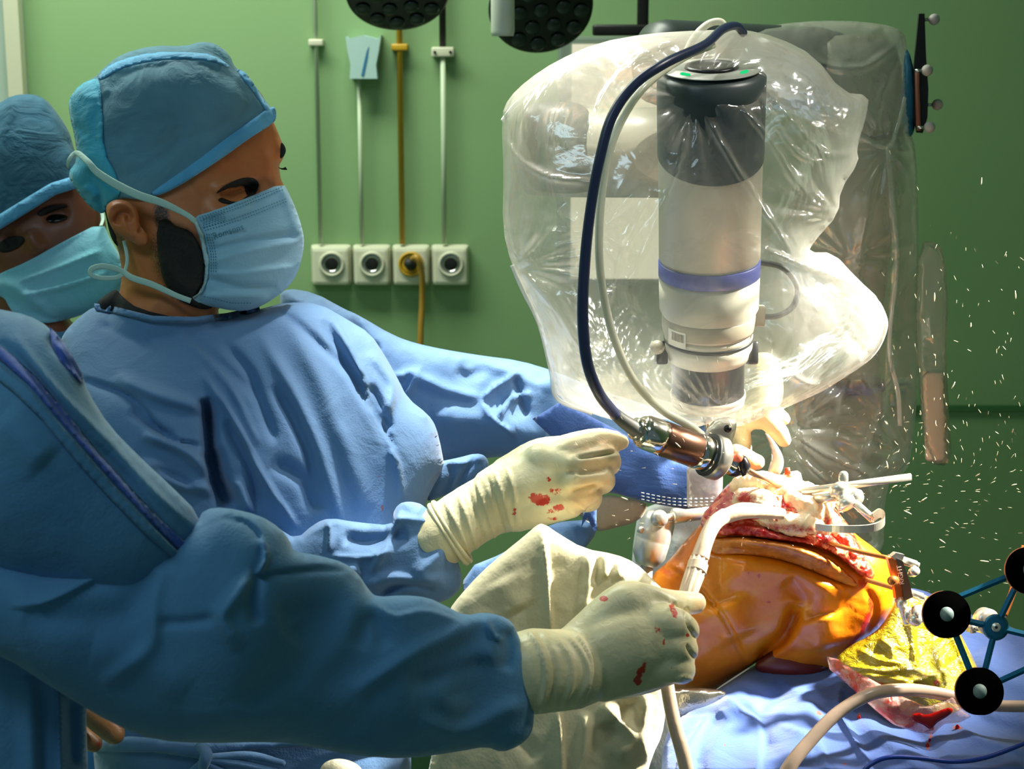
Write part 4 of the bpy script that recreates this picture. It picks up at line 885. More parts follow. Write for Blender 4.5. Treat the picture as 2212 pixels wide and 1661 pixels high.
parts += [chain([(1215, 985, 1.68, 36), (1262, 966, 1.675, 27), (1300, 956, 1.68, 25), (1342, 955, 1.69, 17)]),                      # index
          chain([(1220, 1010, 1.675, 34), (1272, 998, 1.665, 27), (1312, 988, 1.67, 24), (1318, 1006, 1.70, 21), (1280, 1020, 1.73, 19)]),   # middle
          chain([(1220, 1045, 1.67, 34), (1268, 1036, 1.66, 27), (1302, 1028, 1.665, 23), (1306, 1046, 1.69, 20), (1270, 1058, 1.72, 18)]),   # ring
          chain([(1215, 1080, 1.675, 32), (1252, 1076, 1.665, 25), (1280, 1068, 1.67, 20), (1278, 1086, 1.69, 18), (1250, 1092, 1.71, 16)]),   # little
          chain([(1180, 985, 1.72, 28), (1230, 960, 1.735, 24), (1290, 945, 1.73, 20), (1330, 945, 1.715, 15)])]                 # thumb
gl_ = [([(1245, 988), (1290, 982), (1335, 975)], 4, -.006), ([(1225, 1024), (1270, 1020), (1310, 1014)], 4, -.005), ([(1235, 1060), (1270, 1054), (1300, 1048)], 4, -.005), ([(1095, 1010), (1110, 1060), (1120, 1140)], 3.5, .0025), ([(1070, 1020), (1090, 1080), (1110, 1150)], 3.5, .003), ([(1052, 1028), (1072, 1090), (1095, 1160)], 4, -.0025), ([(1030, 1040), (1050, 1100), (1075, 1180)], 4, .003), ([(1010, 1055), (1030, 1120), (1055, 1190)], 4, -.003), ([(990, 1066), (1012, 1130), (1035, 1200)], 4, .003), ([(960, 1080), (990, 1140), (1020, 1210)], 4, .003),
       ([(1215, 975), (1225, 1010), (1228, 1060)], 14, .003), ([(1240, 1080), (1260, 1096), (1275, 1100)], 3, .003), ([(1225, 1100), (1245, 1108)], 3, .003), ([(1238, 1018), (1250, 1032)], 4, .003)]
sg = hand('glove', parts, M_LAT, SURG, lines=gl_, crump=[(.0008, 60)], paint={'stain': [(1165, 1078, 30, 16, 10, 1.25), (1200, 1100, 26, 10, -20, 1.15), (1185, 1035, 10, 8, 0, .9), (1110, 1105, 8, 12, 10, 1.0), (1200, 1062, 22, 14, 10, .9), (1030, 1145, 6, 16, 0, .75), (1070, 1150, 7, 8, 0, .75), (1195, 1120, 18, 6, 0, .9)],
    'smear': [(1290, 960, 60, 22, -5, .9), (1285, 1005, 45, 20, -10, .9), (1285, 1040, 40, 22, -10, .9), (1260, 1075, 40, 25, -10, .9)]})
cuff = MB()
for i, (a0, b0) in enumerate((((928, 1092), (1008, 1216)), ((936, 1086), (1016, 1211)))):
    A_, B_ = P(*a0, 1.70), P(*b0, 1.70); c = (A_ + B_) / 2; r = np.linalg.norm(B_ - A_) / 2; u = (B_ - A_) / (2 * r); v_ = FW
    q = [c + r * (math.cos(t) * u + .85 * math.sin(t) * v_) for t in np.linspace(0, 2 * math.pi, 49)]; cuff.add(*tube_vf(q, .0028, 8, caps=False))
cuff.build('rolled_cuff', M_LAT, sg)

# far hand gripping the curved lever (surgeon's left)
DH = 1.93
parts = [chain([(1648, 800, DH + .05, 40), (1650, 850, DH + .03, 42), (1640, 895, DH, 34)], n=20), chain([(1600, 980, DH, 26), (1590, 930, DH, 30), (1605, 900, DH, 28)], n=18), chain([(1605, 905, DH - .02, 26), (1650, 905, DH - .03, 23), (1680, 930, DH - .04, 21), (1693, 950, DH - .04, 17)]),
         chain([(1620, 900, DH + .0, 24), (1665, 890, DH - .01, 20), (1692, 905, DH - .02, 16)]), chain([(1600, 930, DH - .02, 22), (1606, 960, DH - .02, 18), (1602, 975, DH - .02, 15)]), chain([(1590, 980, DH - .05, 22), (1620, 995, DH - .05, 22), (1635, 998, DH - .05, 18)]),
         chain([(1560, 960, DH + .02, 40), (1520, 990, DH + .03, 42), (1500, 1000, DH + .03, 42)], n=20)]
g2 = hand('glove', parts, M_LAT, SURG, paint={'smear': [(1660, 915, 40, 25, 30, .5), (1625, 995, 25, 22, 0, 1.2)]})

# ================================================================== THE ASSISTANT BEHIND (left edge)
DA = 2.30
ab = P(60, 2000, DA); ASST = thing('person', 'assistant at the left edge in blue cap and mask, face partly hidden behind the surgeon', 'person', (ab[0], ab[1], 0))
ylA = pyz(.1, DA)
puff('body', [(-40, 260), (40, 225), (110, 240), (165, 330), (200, 400), (222, 450), (232, 500), (230, 560), (200, 620), (150, 660), (150, 700), (260, 760), (320, 900), (320, 1500), (300, ylA), (180, ylA), (130, ylA - 600), (80, ylA), (-60, ylA), (-120, 1500), (-140, 900), (-120, 760), (-40, 700), (-30, 640), (-60, 500), (-70, 350)], DA, M_SKIN2, ASST, k=.9, tmax=.075, res=10, smooth=1,
     lines=[([(95, 470), (120, 462), (150, 458)], 16, -.012), ([(10, 520), (40, 515)], 18, -.012), ([(60, 500), (85, 545)], 16, .012)])
ab_ = [o for o in ASST.children if o.name.startswith('body')][0]; onA = on_surface([ab_], .002, DA)
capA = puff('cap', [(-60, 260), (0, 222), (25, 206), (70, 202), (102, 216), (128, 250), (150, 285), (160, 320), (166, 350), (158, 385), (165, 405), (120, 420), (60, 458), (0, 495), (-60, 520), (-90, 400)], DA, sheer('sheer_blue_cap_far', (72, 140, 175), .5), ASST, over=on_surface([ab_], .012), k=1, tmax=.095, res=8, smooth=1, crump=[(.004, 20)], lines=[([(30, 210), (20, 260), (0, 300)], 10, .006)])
shell('cap_band', [(166, 378), (168, 406), (120, 421), (60, 459), (0, 496), (-50, 520), (-50, 490), (0, 462), (60, 425), (110, 395)], on_surface([capA], .001), M_CAPB, capA, th=.003, res=6, smooth=0)
puff('hair', [(-40, 300), (30, 250), (90, 255), (140, 320), (150, 370), (60, 430), (-40, 470)], DA - .01, M_HAIR, ASST, k=1, tmax=.07, res=10)
shell('eyebrow', [(75, 462), (100, 445), (140, 440), (150, 446), (120, 455), (90, 468)], onA, M_HAIR, ASST, th=.003, res=4)
shell('eye', [(95, 474), (112, 462), (138, 462), (150, 470), (130, 480), (108, 482)], on_surface([ab_], .0015), plain('dark_wet_eye', (10, 8, 8), .15), ASST, th=.003, res=4)
shell('eye', [(-10, 532), (8, 516), (34, 508), (56, 512), (48, 530), (22, 544), (0, 546)], on_surface([ab_], .0015), M_HAIR, ASST, th=.003, res=4)
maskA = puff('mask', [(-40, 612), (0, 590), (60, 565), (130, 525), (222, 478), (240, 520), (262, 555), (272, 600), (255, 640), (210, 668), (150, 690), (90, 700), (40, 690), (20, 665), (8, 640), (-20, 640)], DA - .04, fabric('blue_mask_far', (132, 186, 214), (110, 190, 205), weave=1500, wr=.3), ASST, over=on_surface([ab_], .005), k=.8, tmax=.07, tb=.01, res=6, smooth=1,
     lines=[([(30, 610), (120, 580), (220, 540)], 8, .007, 's'), ([(40, 640), (130, 620), (230, 590)], 8, .007, 's'), ([(0, 600), (60, 640), (120, 690)], 12, .006)])
strap('strap', [(218, 488, DA - .06, 4), (222, 470, DA - .04, 4), (214, 440, DA - .02, 4), (200, 420, DA, 4)], M_TIE, ASST)
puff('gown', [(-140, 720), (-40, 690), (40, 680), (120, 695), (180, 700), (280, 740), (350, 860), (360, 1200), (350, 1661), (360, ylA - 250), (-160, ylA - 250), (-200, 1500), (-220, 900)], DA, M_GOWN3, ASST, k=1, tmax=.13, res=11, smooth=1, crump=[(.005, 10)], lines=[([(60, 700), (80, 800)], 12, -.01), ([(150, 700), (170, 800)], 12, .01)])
# brown-stained fingers low at the left
df = 1.64
parts = [chain([(120, 1500, df + .02, 36), (180, 1530, df, 28), (225, 1562, df, 29), (246, 1584, df, 25)]), chain([(130, 1530, df + .03, 30), (170, 1580, df + .02, 25), (202, 1606, df + .02, 20)]), chain([(60, 1440, df + .05, 44), (120, 1510, df + .04, 40)], n=20)]
hand('glove', parts, latex('stained_latex_glove', (150, 108, 66), (132, 88, 50), (150, 60, 36)), ASST, paint={'stain': [(255, 1560, 20, 14, 0, 1.0), (215, 1605, 14, 12, 0, 1.0)]})

# ================================================================== THE NEAR PERSON (back of shoulder, arm and glove)
DN = 1.30
nb = P(0, 2200, DN); NEAR = thing('person', 'nearest figure in blue gown, only shoulder, long sleeve and gloved hand in view', 'person', (nb[0], nb[1], 0))
# one body under the gown: trunk, arm and neck
ylN = pyz(.1, DN + .15)
parts = [chain([(-250, 920, DN + .04, 100), (-240, 1300, DN + .06, 110), (-230, 1800, DN + .06, 110), (-230, 2200, DN + .06, 110)], n=24), chain([(-100, 900, DN + .03, 60), (0, 1100, DN + .03, 60), (60, 1300, 1.34, 56), (300, 1400, 1.37, 52), (700, 1450, 1.42, 50), (1000, 1450, 1.46, 45), (1240, 1440, 1.49, 42)], n=20),
         chain([(-330, 860, DN + .04, 70), (-100, 860, DN + .04, 70)], n=20), chain([(-240, 860, DN + .04, 56), (-215, 640, DN + .03, 52)], n=18), chain([(-195, 450, DN + .03, 120), (-185, 560, DN + .03, 108)], n=24), chain([(-110, 560, DN + .03, 44), (-70, 575, DN + .03, 24)], n=14), chain([(-290, 2200, DN + .05, 90), (-310, 3000, DN + .05, 70), (-320, ylN, DN + .05, 50)], n=18), chain([(-170, 2200, DN + .05, 90), (-150, 3000, DN + .05, 70), (-140, ylN, DN + .05, 50)], n=18)]
co, F, no = remesh(parts, .008, 4); nbody = obj('body', co, F, M_SKIN, NEAR)
nbv = on_surface([nbody], .008)
co, F, no = remesh([chain([(-200, 425, DN + .03, 132), (-198, 480, DN + .03, 134)], n=28)], .006, 3); obj('cap', co, F, M_CAPB, NEAR)
co, F, no = remesh([chain([(-120, 590, DN + .03, 62), (-100, 640, DN + .03, 44)], n=20)], .005, 3); obj('mask', co, F, M_MASK, NEAR)
nl = [([(0, 735), (90, 830), (150, 910), (250, 1010), (330, 1110), (400, 1190)], 9, -.008), ([(0, 760), (80, 850), (200, 980), (300, 1090), (380, 1190)], 14, .004), ([(30, 720), (110, 830), (230, 950), (330, 1060), (430, 1150)], 9, .006), ([(105, 705), (125, 730), (150, 780), (178, 815)], 8, .008, 's'), ([(0, 900), (60, 960), (100, 1000)], 40, .006), ([(110, 715), (115, 750), (170, 810)], 7, -.008)]
ngown = puff('gown', [(-420, 700), (-250, 640), (-100, 650), (0, 668), (60, 680), (106, 705), (150, 760), (178, 812), (192, 850), (236, 920), (300, 985), (370, 1050), (430, 1110), (436, 1170), (400, 1250), (300, 1340), (200, 1440), (185, 1520), (190, 1661), (200, 2200), (230, 3000), (-560, 3000), (-520, 2200), (-480, 1500), (-470, 1000)],
     [(-200, 900, DN + .04), (100, 900, DN), (350, 1120, 1.31), (0, 1500, 1.40), (0, 2500, 1.4)], M_GOWN2, NEAR, over=nbv, k=.9, tmax=.13, res=7, smooth=1, lines=nl + [([(125, 1470), (128, 1560), (132, 1700)], 6, .012, 's'), ([(183, 1500), (186, 1661)], 10, .01), ([(155, 1500), (158, 1661)], 12, -.012), ([(60, 1460), (70, 1700)], 20, .008), ([(90, 1480), (95, 1700)], 8, -.006)], crump=[(.002, 9)])
ns = [([(430, 1130), (340, 1180), (220, 1240), (100, 1300), (20, 1310)], 12, .012, 's'), ([(560, 1160), (575, 1200), (560, 1235), (548, 1232)], 6, .012, 's'), ([(480, 1120), (530, 1130), (560, 1165), (560, 1215), (552, 1240), (590, 1240), (680, 1230), (750, 1232)], 5, -.010, 's'), ([(552, 1238), (500, 1300), (480, 1340), (520, 1400)], 12, .012), ([(556, 1240), (545, 1300), (555, 1350)], 10, -.012), ([(350, 1220), (330, 1300), (320, 1400), (220, 1480)], 14, .008), ([(330, 1230), (300, 1290), (240, 1330), (50, 1330)], 26, -.008), ([(340, 1345), (400, 1345), (470, 1335)], 9, -.006), ([(200, 1400), (300, 1430), (400, 1500)], 28, .006),
      ([(600, 1340), (660, 1330), (620, 1380)], 26, -.010), ([(610, 1440), (560, 1500), (540, 1540)], 26, -.008), ([(790, 1270), (740, 1380), (680, 1460), (660, 1520)], 26, .010), ([(800, 1295), (850, 1330), (920, 1320), (1000, 1345)], 12, .008, 's'), ([(1045, 1325), (1065, 1370), (1090, 1385)], 6, .012, 's'), ([(1040, 1330), (980, 1370), (880, 1420), (760, 1500)], 14, .012), ([(1080, 1400), (1000, 1440), (960, 1500), (1000, 1545)], 20, .012), ([(1095, 1360), (1100, 1410), (1090, 1450)], 10, -.012), ([(1060, 1420), (960, 1460), (880, 1480)], 16, -.010), ([(900, 1560), (1000, 1580), (1080, 1540), (1150, 1520)], 16, .010), ([(840, 1400), (800, 1340), (770, 1400)], 14, -.008), ([(700, 1560), (850, 1600), (960, 1600)], 30, -.006), ([(400, 1560), (600, 1540), (800, 1500)], 30, .008)]
nsl = puff('sleeve', [(-120, 1150), (60, 1240), (220, 1230), (340, 1180), (425, 1130), (440, 1100), (485, 1095), (560, 1112), (605, 1140), (628, 1170), (632, 1190), (690, 1200), (745, 1215), (775, 1240), (795, 1272), (812, 1290), (870, 1285), (925, 1290), (965, 1310), (1005, 1330), (1045, 1322), (1085, 1330), (1108, 1345), (1118, 1368), (1138, 1420), (1155, 1470), (1160, 1500), (1152, 1510), (1154, 1560), (1146, 1590), (1120, 1612), (1085, 1626), (1050, 1612), (1000, 1622), (880, 1640), (760, 1632), (640, 1606), (560, 1603), (440, 1606), (340, 1600), (250, 1568), (120, 1490), (0, 1412), (-120, 1380)],
     [(0, 1300, 1.27), (450, 1350, 1.30), (800, 1450, 1.38), (1100, 1480, 1.45)], M_GOWN2, NEAR, k=.85, tmax=.06, res=6.5, smooth=1, lines=[(l[0], l[1] * 1.35, l[2] * .62) + tuple(l[3:]) for l in ns], crump=[(.002, 9)])
# glove
DG = 1.50
parts = [chain([(1150, 1450, 1.46, 92), (1200, 1448, 1.47, 88), (1240, 1445, 1.48, 86)], n=30), chain([(1230, 1445, 1.48, 82), (1280, 1420, 1.49, 88), (1330, 1400, 1.49, 92), (1380, 1385, 1.49, 90)], n=30), chain([(1270, 1400, 1.49, 70), (1330, 1320, 1.49, 50), (1370, 1305, 1.49, 50), (1410, 1320, 1.49, 40)], n=24), chain([(1300, 1450, 1.49, 66), (1380, 1440, 1.49, 56), (1440, 1430, 1.49, 50)], n=24),
         chain([(1380, 1302, 1.49, 44), (1430, 1304, 1.495, 34), (1470, 1303, 1.51, 27), (1502, 1302, 1.525, 24)]),
         chain([(1420, 1350, 1.48, 52), (1462, 1352, 1.475, 38), (1480, 1365, 1.50, 30), (1450, 1380, 1.54, 26)]), chain([(1420, 1390, 1.48, 52), (1464, 1398, 1.475, 38), (1476, 1408, 1.50, 30), (1440, 1415, 1.54, 26)]),
         chain([(1420, 1430, 1.48, 46), (1462, 1440, 1.478, 36), (1470, 1450, 1.50, 28), (1430, 1450, 1.54, 24)]), chain([(1340, 1470, 1.50, 40), (1400, 1460, 1.52, 36), (1440, 1450, 1.53, 30)])]
gll = [([(1480, 1310), (1486, 1345), (1500, 1372), (1512, 1385)], 3.5, -.004), ([(1484, 1390), (1492, 1410), (1505, 1425)], 3.5, -.004), ([(1460, 1465), (1480, 1462), (1500, 1470)], 3, .002), ([(1440, 1295), (1446, 1310), (1440, 1320)], 3, .0015), ([(1452, 1296), (1457, 1310), (1452, 1318)], 3, .0015), ([(1130, 1350), (1165, 1400), (1180, 1460), (1165, 1540)], 5, .004), ([(1150, 1350), (1185, 1400), (1200, 1460), (1185, 1540)], 5, -.003), ([(1215, 1365), (1255, 1410), (1270, 1460), (1240, 1530)], 4, .003), ([(1230, 1360), (1265, 1400), (1278, 1450), (1262, 1510)], 3.5, .003), ([(1195, 1370), (1230, 1420), (1235, 1470), (1215, 1530)], 6, .0025), ([(1380, 1255), (1440, 1290), (1480, 1310)], 12, .003)]
ng = hand('glove', parts, M_LATN, NEAR, lines=gll, crump=[(.0006, 50)], paint={'stain': [(1304, 1293, 10, 7, 0, 1.5), (1455, 1320, 9, 26, -25, 1.05), (1420, 1360, 10, 16, -40, .95), (1435, 1385, 6, 14, 10, .85), (1385, 1450, 10, 32, 25, 1.15), (1378, 1470, 12, 12, 0, 1.25), (1485, 1372, 6, 6, 0, 1.1), (1450, 1390, 10, 12, -30, .8), (1480, 1474, 14, 6, -10, .9), (1450, 1440, 5, 12, 20, .8)], 'smear': [(1510, 1310, 12, 16, 0, .7)]})

# folded lapel and long seam bands on the back of the near gown
onN = on_surface([ngown], .003)
M_BLIN = fabric('deep_blue_gown_lining', (62, 92, 176), (52, 82, 164), weave=1300, wr=.15)
puff('lapel', [(107, 706), (118, 716), (140, 742), (160, 775), (180, 812), (179, 832), (160, 812), (130, 778), (112, 745)], onN, M_BLIN, ngown, k=.5, tmax=.004, res=5, smooth=0, label='deep blue folded lapel')
puff('seam_band', [(-20, 728), (30, 770), (80, 815), (130, 875), (200, 960), (270, 1040), (350, 1125), (412, 1182), (400, 1200), (330, 1130), (250, 1045), (180, 965), (110, 885), (60, 828), (-20, 760)], onN, M_BLIN, ngown, k=.35, tmax=.004, res=6, smooth=0, label='darker blue seam band')
puff('seam_band', [(-20, 770), (60, 836), (110, 893), (180, 973), (250, 1053), (330, 1138), (392, 1198), (380, 1210), (310, 1150), (230, 1068), (160, 990), (90, 905), (30, 848), (-20, 808)], onN, M_GOWN2, ngown, k=.5, tmax=.006, res=6, smooth=0)

# ================================================================== THE PATIENT'S KNEE
def tissue(name, stops, rough=.3, sc=70, wetb=.4, blood=(170, 18, 14), extra=None):
    t = NT(name); n1 = t.noise(sc, 4, .6, dist=.6); col = t.ramp(n1, stops)
    f = t.math('MULTIPLY', t.math('SUBTRACT', t.math('ADD', t.attr('blood'), t.math('MULTIPLY', t.noise(sc * 1.7, 5, .75), .9)), .95), 4, True); col = t.mix(f, col, blood)
    f2 = t.math('MULTIPLY', t.math('SUBTRACT', t.math('ADD', t.attr('fat'), t.math('MULTIPLY', t.noise(sc * 1.3, 3, .7), .6)), .95), 5, True); col = t.mix(f2, col, (238, 196, 120))
    return t.end(t.bsdf(col, rough, 0, t.bump(t.noise(sc * 2.5, 4, .6), wetb, .0025), Subsurface__Weight=.15, Subsurface__Scale=.008, Coat__Weight=.15, Coat__Roughness=.12))
M_LEG = tissue('iodine_stained_skin', [(.3, (206, 102, 12)), (.5, (220, 122, 10)), (.7, (228, 142, 14))], .30, 22, .3, (184, 40, 18))
M_FLESH = tissue('red_moist_tissue', [(.30, (150, 22, 16)), (.48, (204, 60, 40)), (.60, (226, 130, 84)), (.74, (240, 196, 142))], .25, 90, .6)
M_BONE = tissue('pale_bone', [(.3, (236, 190, 140)), (.5, (246, 222, 178)), (.7, (248, 232, 200))], .35, 60, .4, (190, 50, 34))
M_STRAP = tissue('ochre_tendon_skin', [(.3, (176, 92, 26)), (.6, (214, 134, 52))], .3, 60, .5)
kb0 = P(1700, 1500, 1.8); PAT = thing('person', 'patient lying on the table, only the iodine-yellow bent knee with its open wound uncovered', 'person', (kb0[0], kb0[1], kb0[2]))
leg_out = [(1525, 1119), (1481, 1167), (1441, 1215), (1406, 1243), (1400, 1300), (1400, 1400), (1420, 1480), (1470, 1500), (1525, 1504), (1573, 1470), (1620, 1440), (1640, 1426), (1672, 1440), (1720, 1452), (1788, 1446), (1830, 1430), (1870, 1385), (1930, 1330), (1934, 1262), (1922, 1215), (1895, 1188), (1845, 1152), (1808, 1115), (1772, 1072), (1740, 1048), (1700, 1036), (1628, 1028), (1590, 1040), (1560, 1068)]
leg_lines = [([(1722, 1305), (1706, 1350), (1690, 1376), (1660, 1402), (1636, 1428)], 13, -.030), ([(1700, 1250), (1735, 1290), (1722, 1310)], 22, -.008), ([(1500, 1262), (1560, 1330), (1600, 1410), (1612, 1435)], 5, -.006, 's'), ([(1441, 1212), (1478, 1236), (1503, 1268)], 4, .004, 's'), ([(1530, 1180), (1620, 1192), (1720, 1215), (1800, 1248), (1850, 1262)], 12, -.012), ([(1560, 1168), (1650, 1172), (1740, 1192), (1820, 1225)], 10, .010), ([(1870, 1270), (1890, 1310), (1872, 1370)], 8, -.005), ([(1560, 1220), (1700, 1230), (1830, 1290)], 40, .014), ([(1770, 1330), (1790, 1400)], 40, .012), ([(1560, 1300), (1600, 1380)], 40, .010), ([(1440, 1330), (1500, 1450)], 30, .006)]
def crk(x, y): return .0012 * perlin(np.stack([x * .012 + y * .004, y * .12 - x * .05, x * 0], 1)) * ((x > 1640) | (x < 1520))
leg = puff('body', leg_out, [(1450, 1300, 1.80), (1700, 1200, 1.80), (1650, 1420, 1.83), (1850, 1300, 1.80)], M_LEG, PAT, k=.95, tmax=.085, res=6, smooth=1, lines=leg_lines, extra=crk, crump=[(.0015, 40)],
    paint={'blood': [(1880, 1300, 9, 42, -5, .75), (1870, 1345, 10, 40, 20, .8), (1845, 1385, 34, 9, -40, .75), (1866, 1262, 24, 14, 20, .65), (1600, 1165, 90, 10, 3, .55), (1440, 1235, 30, 12, 30, .62), (1545, 1110, 18, 26, 30, .7), (1810, 1165, 30, 30, 0, .5), (1660, 1300, 8, 6, 0, .7), (1640, 1245, 6, 10, 0, .7), (1618, 1238, 4, 6, 0, .8), (1490, 1450, 70, 40, 0, .35), (1770, 1425, 70, 14, -10, .45), (1850, 1175, 14, 26, -40, .6)],
           'fat': [(1855, 1205, 30, 16, 40, .8), (1820, 1175, 20, 12, 30, .7), (1868, 1240, 20, 14, 30, .7)]})
# band of stretched tissue below the wound
onleg = on_surface([leg], .004)
puff('tendon_band', [(1530, 1162), (1600, 1158), (1680, 1166), (1745, 1182), (1795, 1208), (1835, 1240), (1858, 1268), (1838, 1266), (1800, 1252), (1740, 1226), (1680, 1206), (1610, 1196), (1530, 1198)], onleg, M_STRAP, PAT, k=1, tmax=.02, tb=.01, res=4, smooth=1, extra=lambda x, y: .002 * perlin(np.stack([x * .01, y * .35 - x * .11, x * 0], 1)))
pb1 = pebbles(3, 1490, 1010, 1900, 1280, 9, .0032); pb2 = pebbles(4, 1490, 1010, 1900, 1280, 24, .006)
def pb(x, y): return pb1(x, y) + pb2(x, y)
wl_ = [([(1545, 1140), (1620, 1128), (1700, 1150), (1760, 1170)], 8, -.012), ([(1740, 1130), (1790, 1150), (1830, 1190)], 10, -.010), ([(1560, 1120), (1600, 1100), (1660, 1120)], 10, .006)]
wound = puff('open_wound', [(1590, 1030), (1628, 1022), (1690, 1030), (1745, 1042), (1785, 1072), (1812, 1108), (1838, 1140), (1862, 1185), (1884, 1222), (1892, 1250), (1868, 1254), (1840, 1225), (1800, 1195), (1750, 1176), (1690, 1168), (1610, 1156), (1545, 1158), (1512, 1138), (1516, 1112), (1540, 1085), (1566, 1052)], on_surface([leg], .006), M_FLESH, PAT, k=.8, tmax=.022, tb=.02, res=3.6, smooth=1, lines=wl_, extra=pb, crump=[(.003, 60)],
    paint={'blood': [(1570, 1085, 16, 50, 35, .75), (1640, 1148, 110, 12, 2, .8), (1700, 1140, 60, 12, 12, .8), (1780, 1160, 34, 22, 40, .8), (1690, 1098, 22, 14, -30, .8), (1830, 1140, 20, 24, 30, .6), (1600, 1120, 30, 14, 0, .6)], 'fat': [(1650, 1060, 60, 18, 10, .8), (1720, 1110, 60, 30, 0, .7), (1760, 1130, 34, 14, 30, .6), (1540, 1140, 24, 8, 0, .4), (1850, 1215, 24, 22, 40, .7), (1560, 1150, 80, 5, 2, .5), (1690, 1080, 110, 60, 8, .55)]})
wd = on_surface([wound], 0)
def wdp(x, y, o=0): return float(wd(np.array([float(x)]), np.array([float(y)]))[0]) + o
def wc(pts): return chain([(x, y, wdp(x, y, o), r) for x, y, o, r in pts], n=18)
parts = [wc([(1598, 1052, .006, 18), (1640, 1048, .006, 24), (1690, 1056, .004, 22), (1740, 1062, .004, 18), (1790, 1085, .006, 14)]), wc([(1606, 1080, .006, 20), (1640, 1086, .002, 26), (1662, 1100, .004, 20)]),
         wc([(1715, 1085, .008, 26), (1745, 1100, .006, 34), (1775, 1115, .008, 26), (1800, 1140, .01, 16)]), wc([(1700, 1128, .008, 22), (1740, 1132, .006, 24), (1780, 1140, .008, 18)]), wc([(1640, 1112, .008, 14), (1680, 1128, .008, 16), (1720, 1138, .008, 14)])]
co, F, no = remesh(parts, .0016, 3); co = displace(co, no, [], [(.005, 34), (.003, 80), (.0012, -200)]); xx, yy, _ = toPx(co)
obj('bone', co, F, M_BONE, PAT, attrs={'blood': .40 + .6 * blobs(xx, yy, [(1690, 1100, 20, 16, 0, .95), (1610, 1075, 26, 14, 20, .6), (1710, 1140, 70, 9, 5, .5), (1790, 1130, 24, 20, 30, .5), (1650, 1112, 30, 10, 20, .5)]), 'fat': blobs(xx, yy, [(1740, 1080, 26, 8, 5, .6)])})
# wet strands under the calf, green-yellow adhesive film on the shin
def filmfoil(name, c, c2, blood=(190, 30, 14)):
    t = NT(name); n1 = t.noise(16, 4, .6, dist=1.5); wv = t.noise(50, 4, .6, dist=2.5)
    f = t.math('MULTIPLY', t.math('SUBTRACT', t.math('ADD', t.attr('blood'), t.math('MULTIPLY', t.noise(50, 5, .75), .9)), .95), 4, True)
    col = t.mix(f, t.ramp(n1, [(.3, c2), (.65, c)]), blood)
    return t.end(t.bsdf(col, .24, 0, t.bump(wv, .8, .006), Coat__Weight=.5, Coat__Roughness=.12))
M_FOIL = filmfoil('iodine_adhesive_film', (182, 164, 26), (136, 118, 8))
crx = facets(12, 60, .009)
foil = puff('adhesive_film', [(1840, 1392), (1875, 1375), (1905, 1352), (1934, 1300), (1945, 1268), (1985, 1278), (2030, 1302), (2062, 1345), (2092, 1400), (2116, 1452), (2110, 1500), (2080, 1540), (2040, 1560), (1985, 1560), (1945, 1535), (1895, 1502), (1845, 1474), (1805, 1448), (1800, 1425)], [(1860, 1400, 1.775), (2050, 1400, 1.83), (1990, 1540, 1.69), (1870, 1490, 1.69)], M_FOIL, PAT, k=.8, tmax=.05, tb=.05, res=4.5, smooth=1, extra=crx,
    lines=[([(1962, 1300), (1972, 1390), (1978, 1440)], 7, .008, 's'), ([(1850, 1400), (1900, 1425), (1960, 1435)], 7, .005, 's'), ([(1850, 1455), (1920, 1465), (1980, 1470), (2050, 1450)], 8, .006, 's'), ([(1830, 1440), (1900, 1448), (1950, 1452)], 5, .004), ([(1900, 1380), (1925, 1400), (1930, 1430)], 6, .005), ([(2040, 1340), (2075, 1410), (2095, 1480)], 8, .006), ([(1880, 1480), (1950, 1500), (2040, 1510)], 7, .005, 's'), ([(1940, 1450), (1990, 1480), (2060, 1500)], 6, -.005)], crump=[(.0025, 30)],
    paint={'blood': [(1880, 1468, 60, 7, 20, .65), (1930, 1345, 10, 20, 30, .3), (2000, 1540, 60, 12, 5, .75), (2022, 1475, 10, 8, 0, .8), (1870, 1385, 30, 9, -30, .6), (2070, 1535, 40, 20, 0, .6), (1950, 1500, 60, 7, 15, .45), (2000, 1460, 50, 4, 10, .55), (1850, 1440, 40, 5, 10, .5)]}, label='yellow-green iodine adhesive film')
tw_ = NT('wet_pink_film'); tp = tw_.n('ShaderNodeBsdfTransparent'); nz = tw_.noise(30, 4, .7, dist=1.0)
cc_ = tw_.ramp(nz, [(.42, (205, 60, 40)), (.55, (230, 190, 175))]); bs_ = tw_.bsdf(cc_, .15, 0, tw_.bump(tw_.noise(60, 4, .6, dist=2), .6, .004)); mx_ = tw_.n('ShaderNodeMixShader'); tw_.l(tw_.math('MULTIPLY', tw_.math('SUBTRACT', 1.0, nz, True), 1.0, True), mx_.inputs[0]); tw_.l(tp.outputs[0], mx_.inputs[1]); tw_.l(bs_, mx_.inputs[2]); M_WET = tw_.end(mx_.outputs[0])
puff('wet_film', [(1786, 1418), (1812, 1424), (1850, 1450), (1905, 1480), (1950, 1505), (2000, 1525), (2040, 1512), (2062, 1500), (2070, 1525), (2098, 1548), (2075, 1560), (2040, 1564), (2015, 1586), (1978, 1582), (1930, 1565), (1892, 1535), (1850, 1496), (1815, 1465), (1792, 1446)], [(1750, 1400, 1.74), (1900, 1520, 1.655), (2000, 1560, 1.65)], M_WET, PAT, k=.3, tmax=.010, res=4.5, smooth=0, extra=facets(5, 34, .010), label='wet pink clear film')
bl = plain('fresh_blood', (168, 14, 8), .12, 0, .2, 60)
puff('blood_pool', [(1965, 1545), (1985, 1538), (2000, 1544), (2022, 1538), (2050, 1526), (2062, 1534), (2044, 1550), (2024, 1560), (2010, 1578), (1996, 1566), (1978, 1560)], 1.64, bl, PAT, k=.4, tmax=.003, tb=.01, res=4)
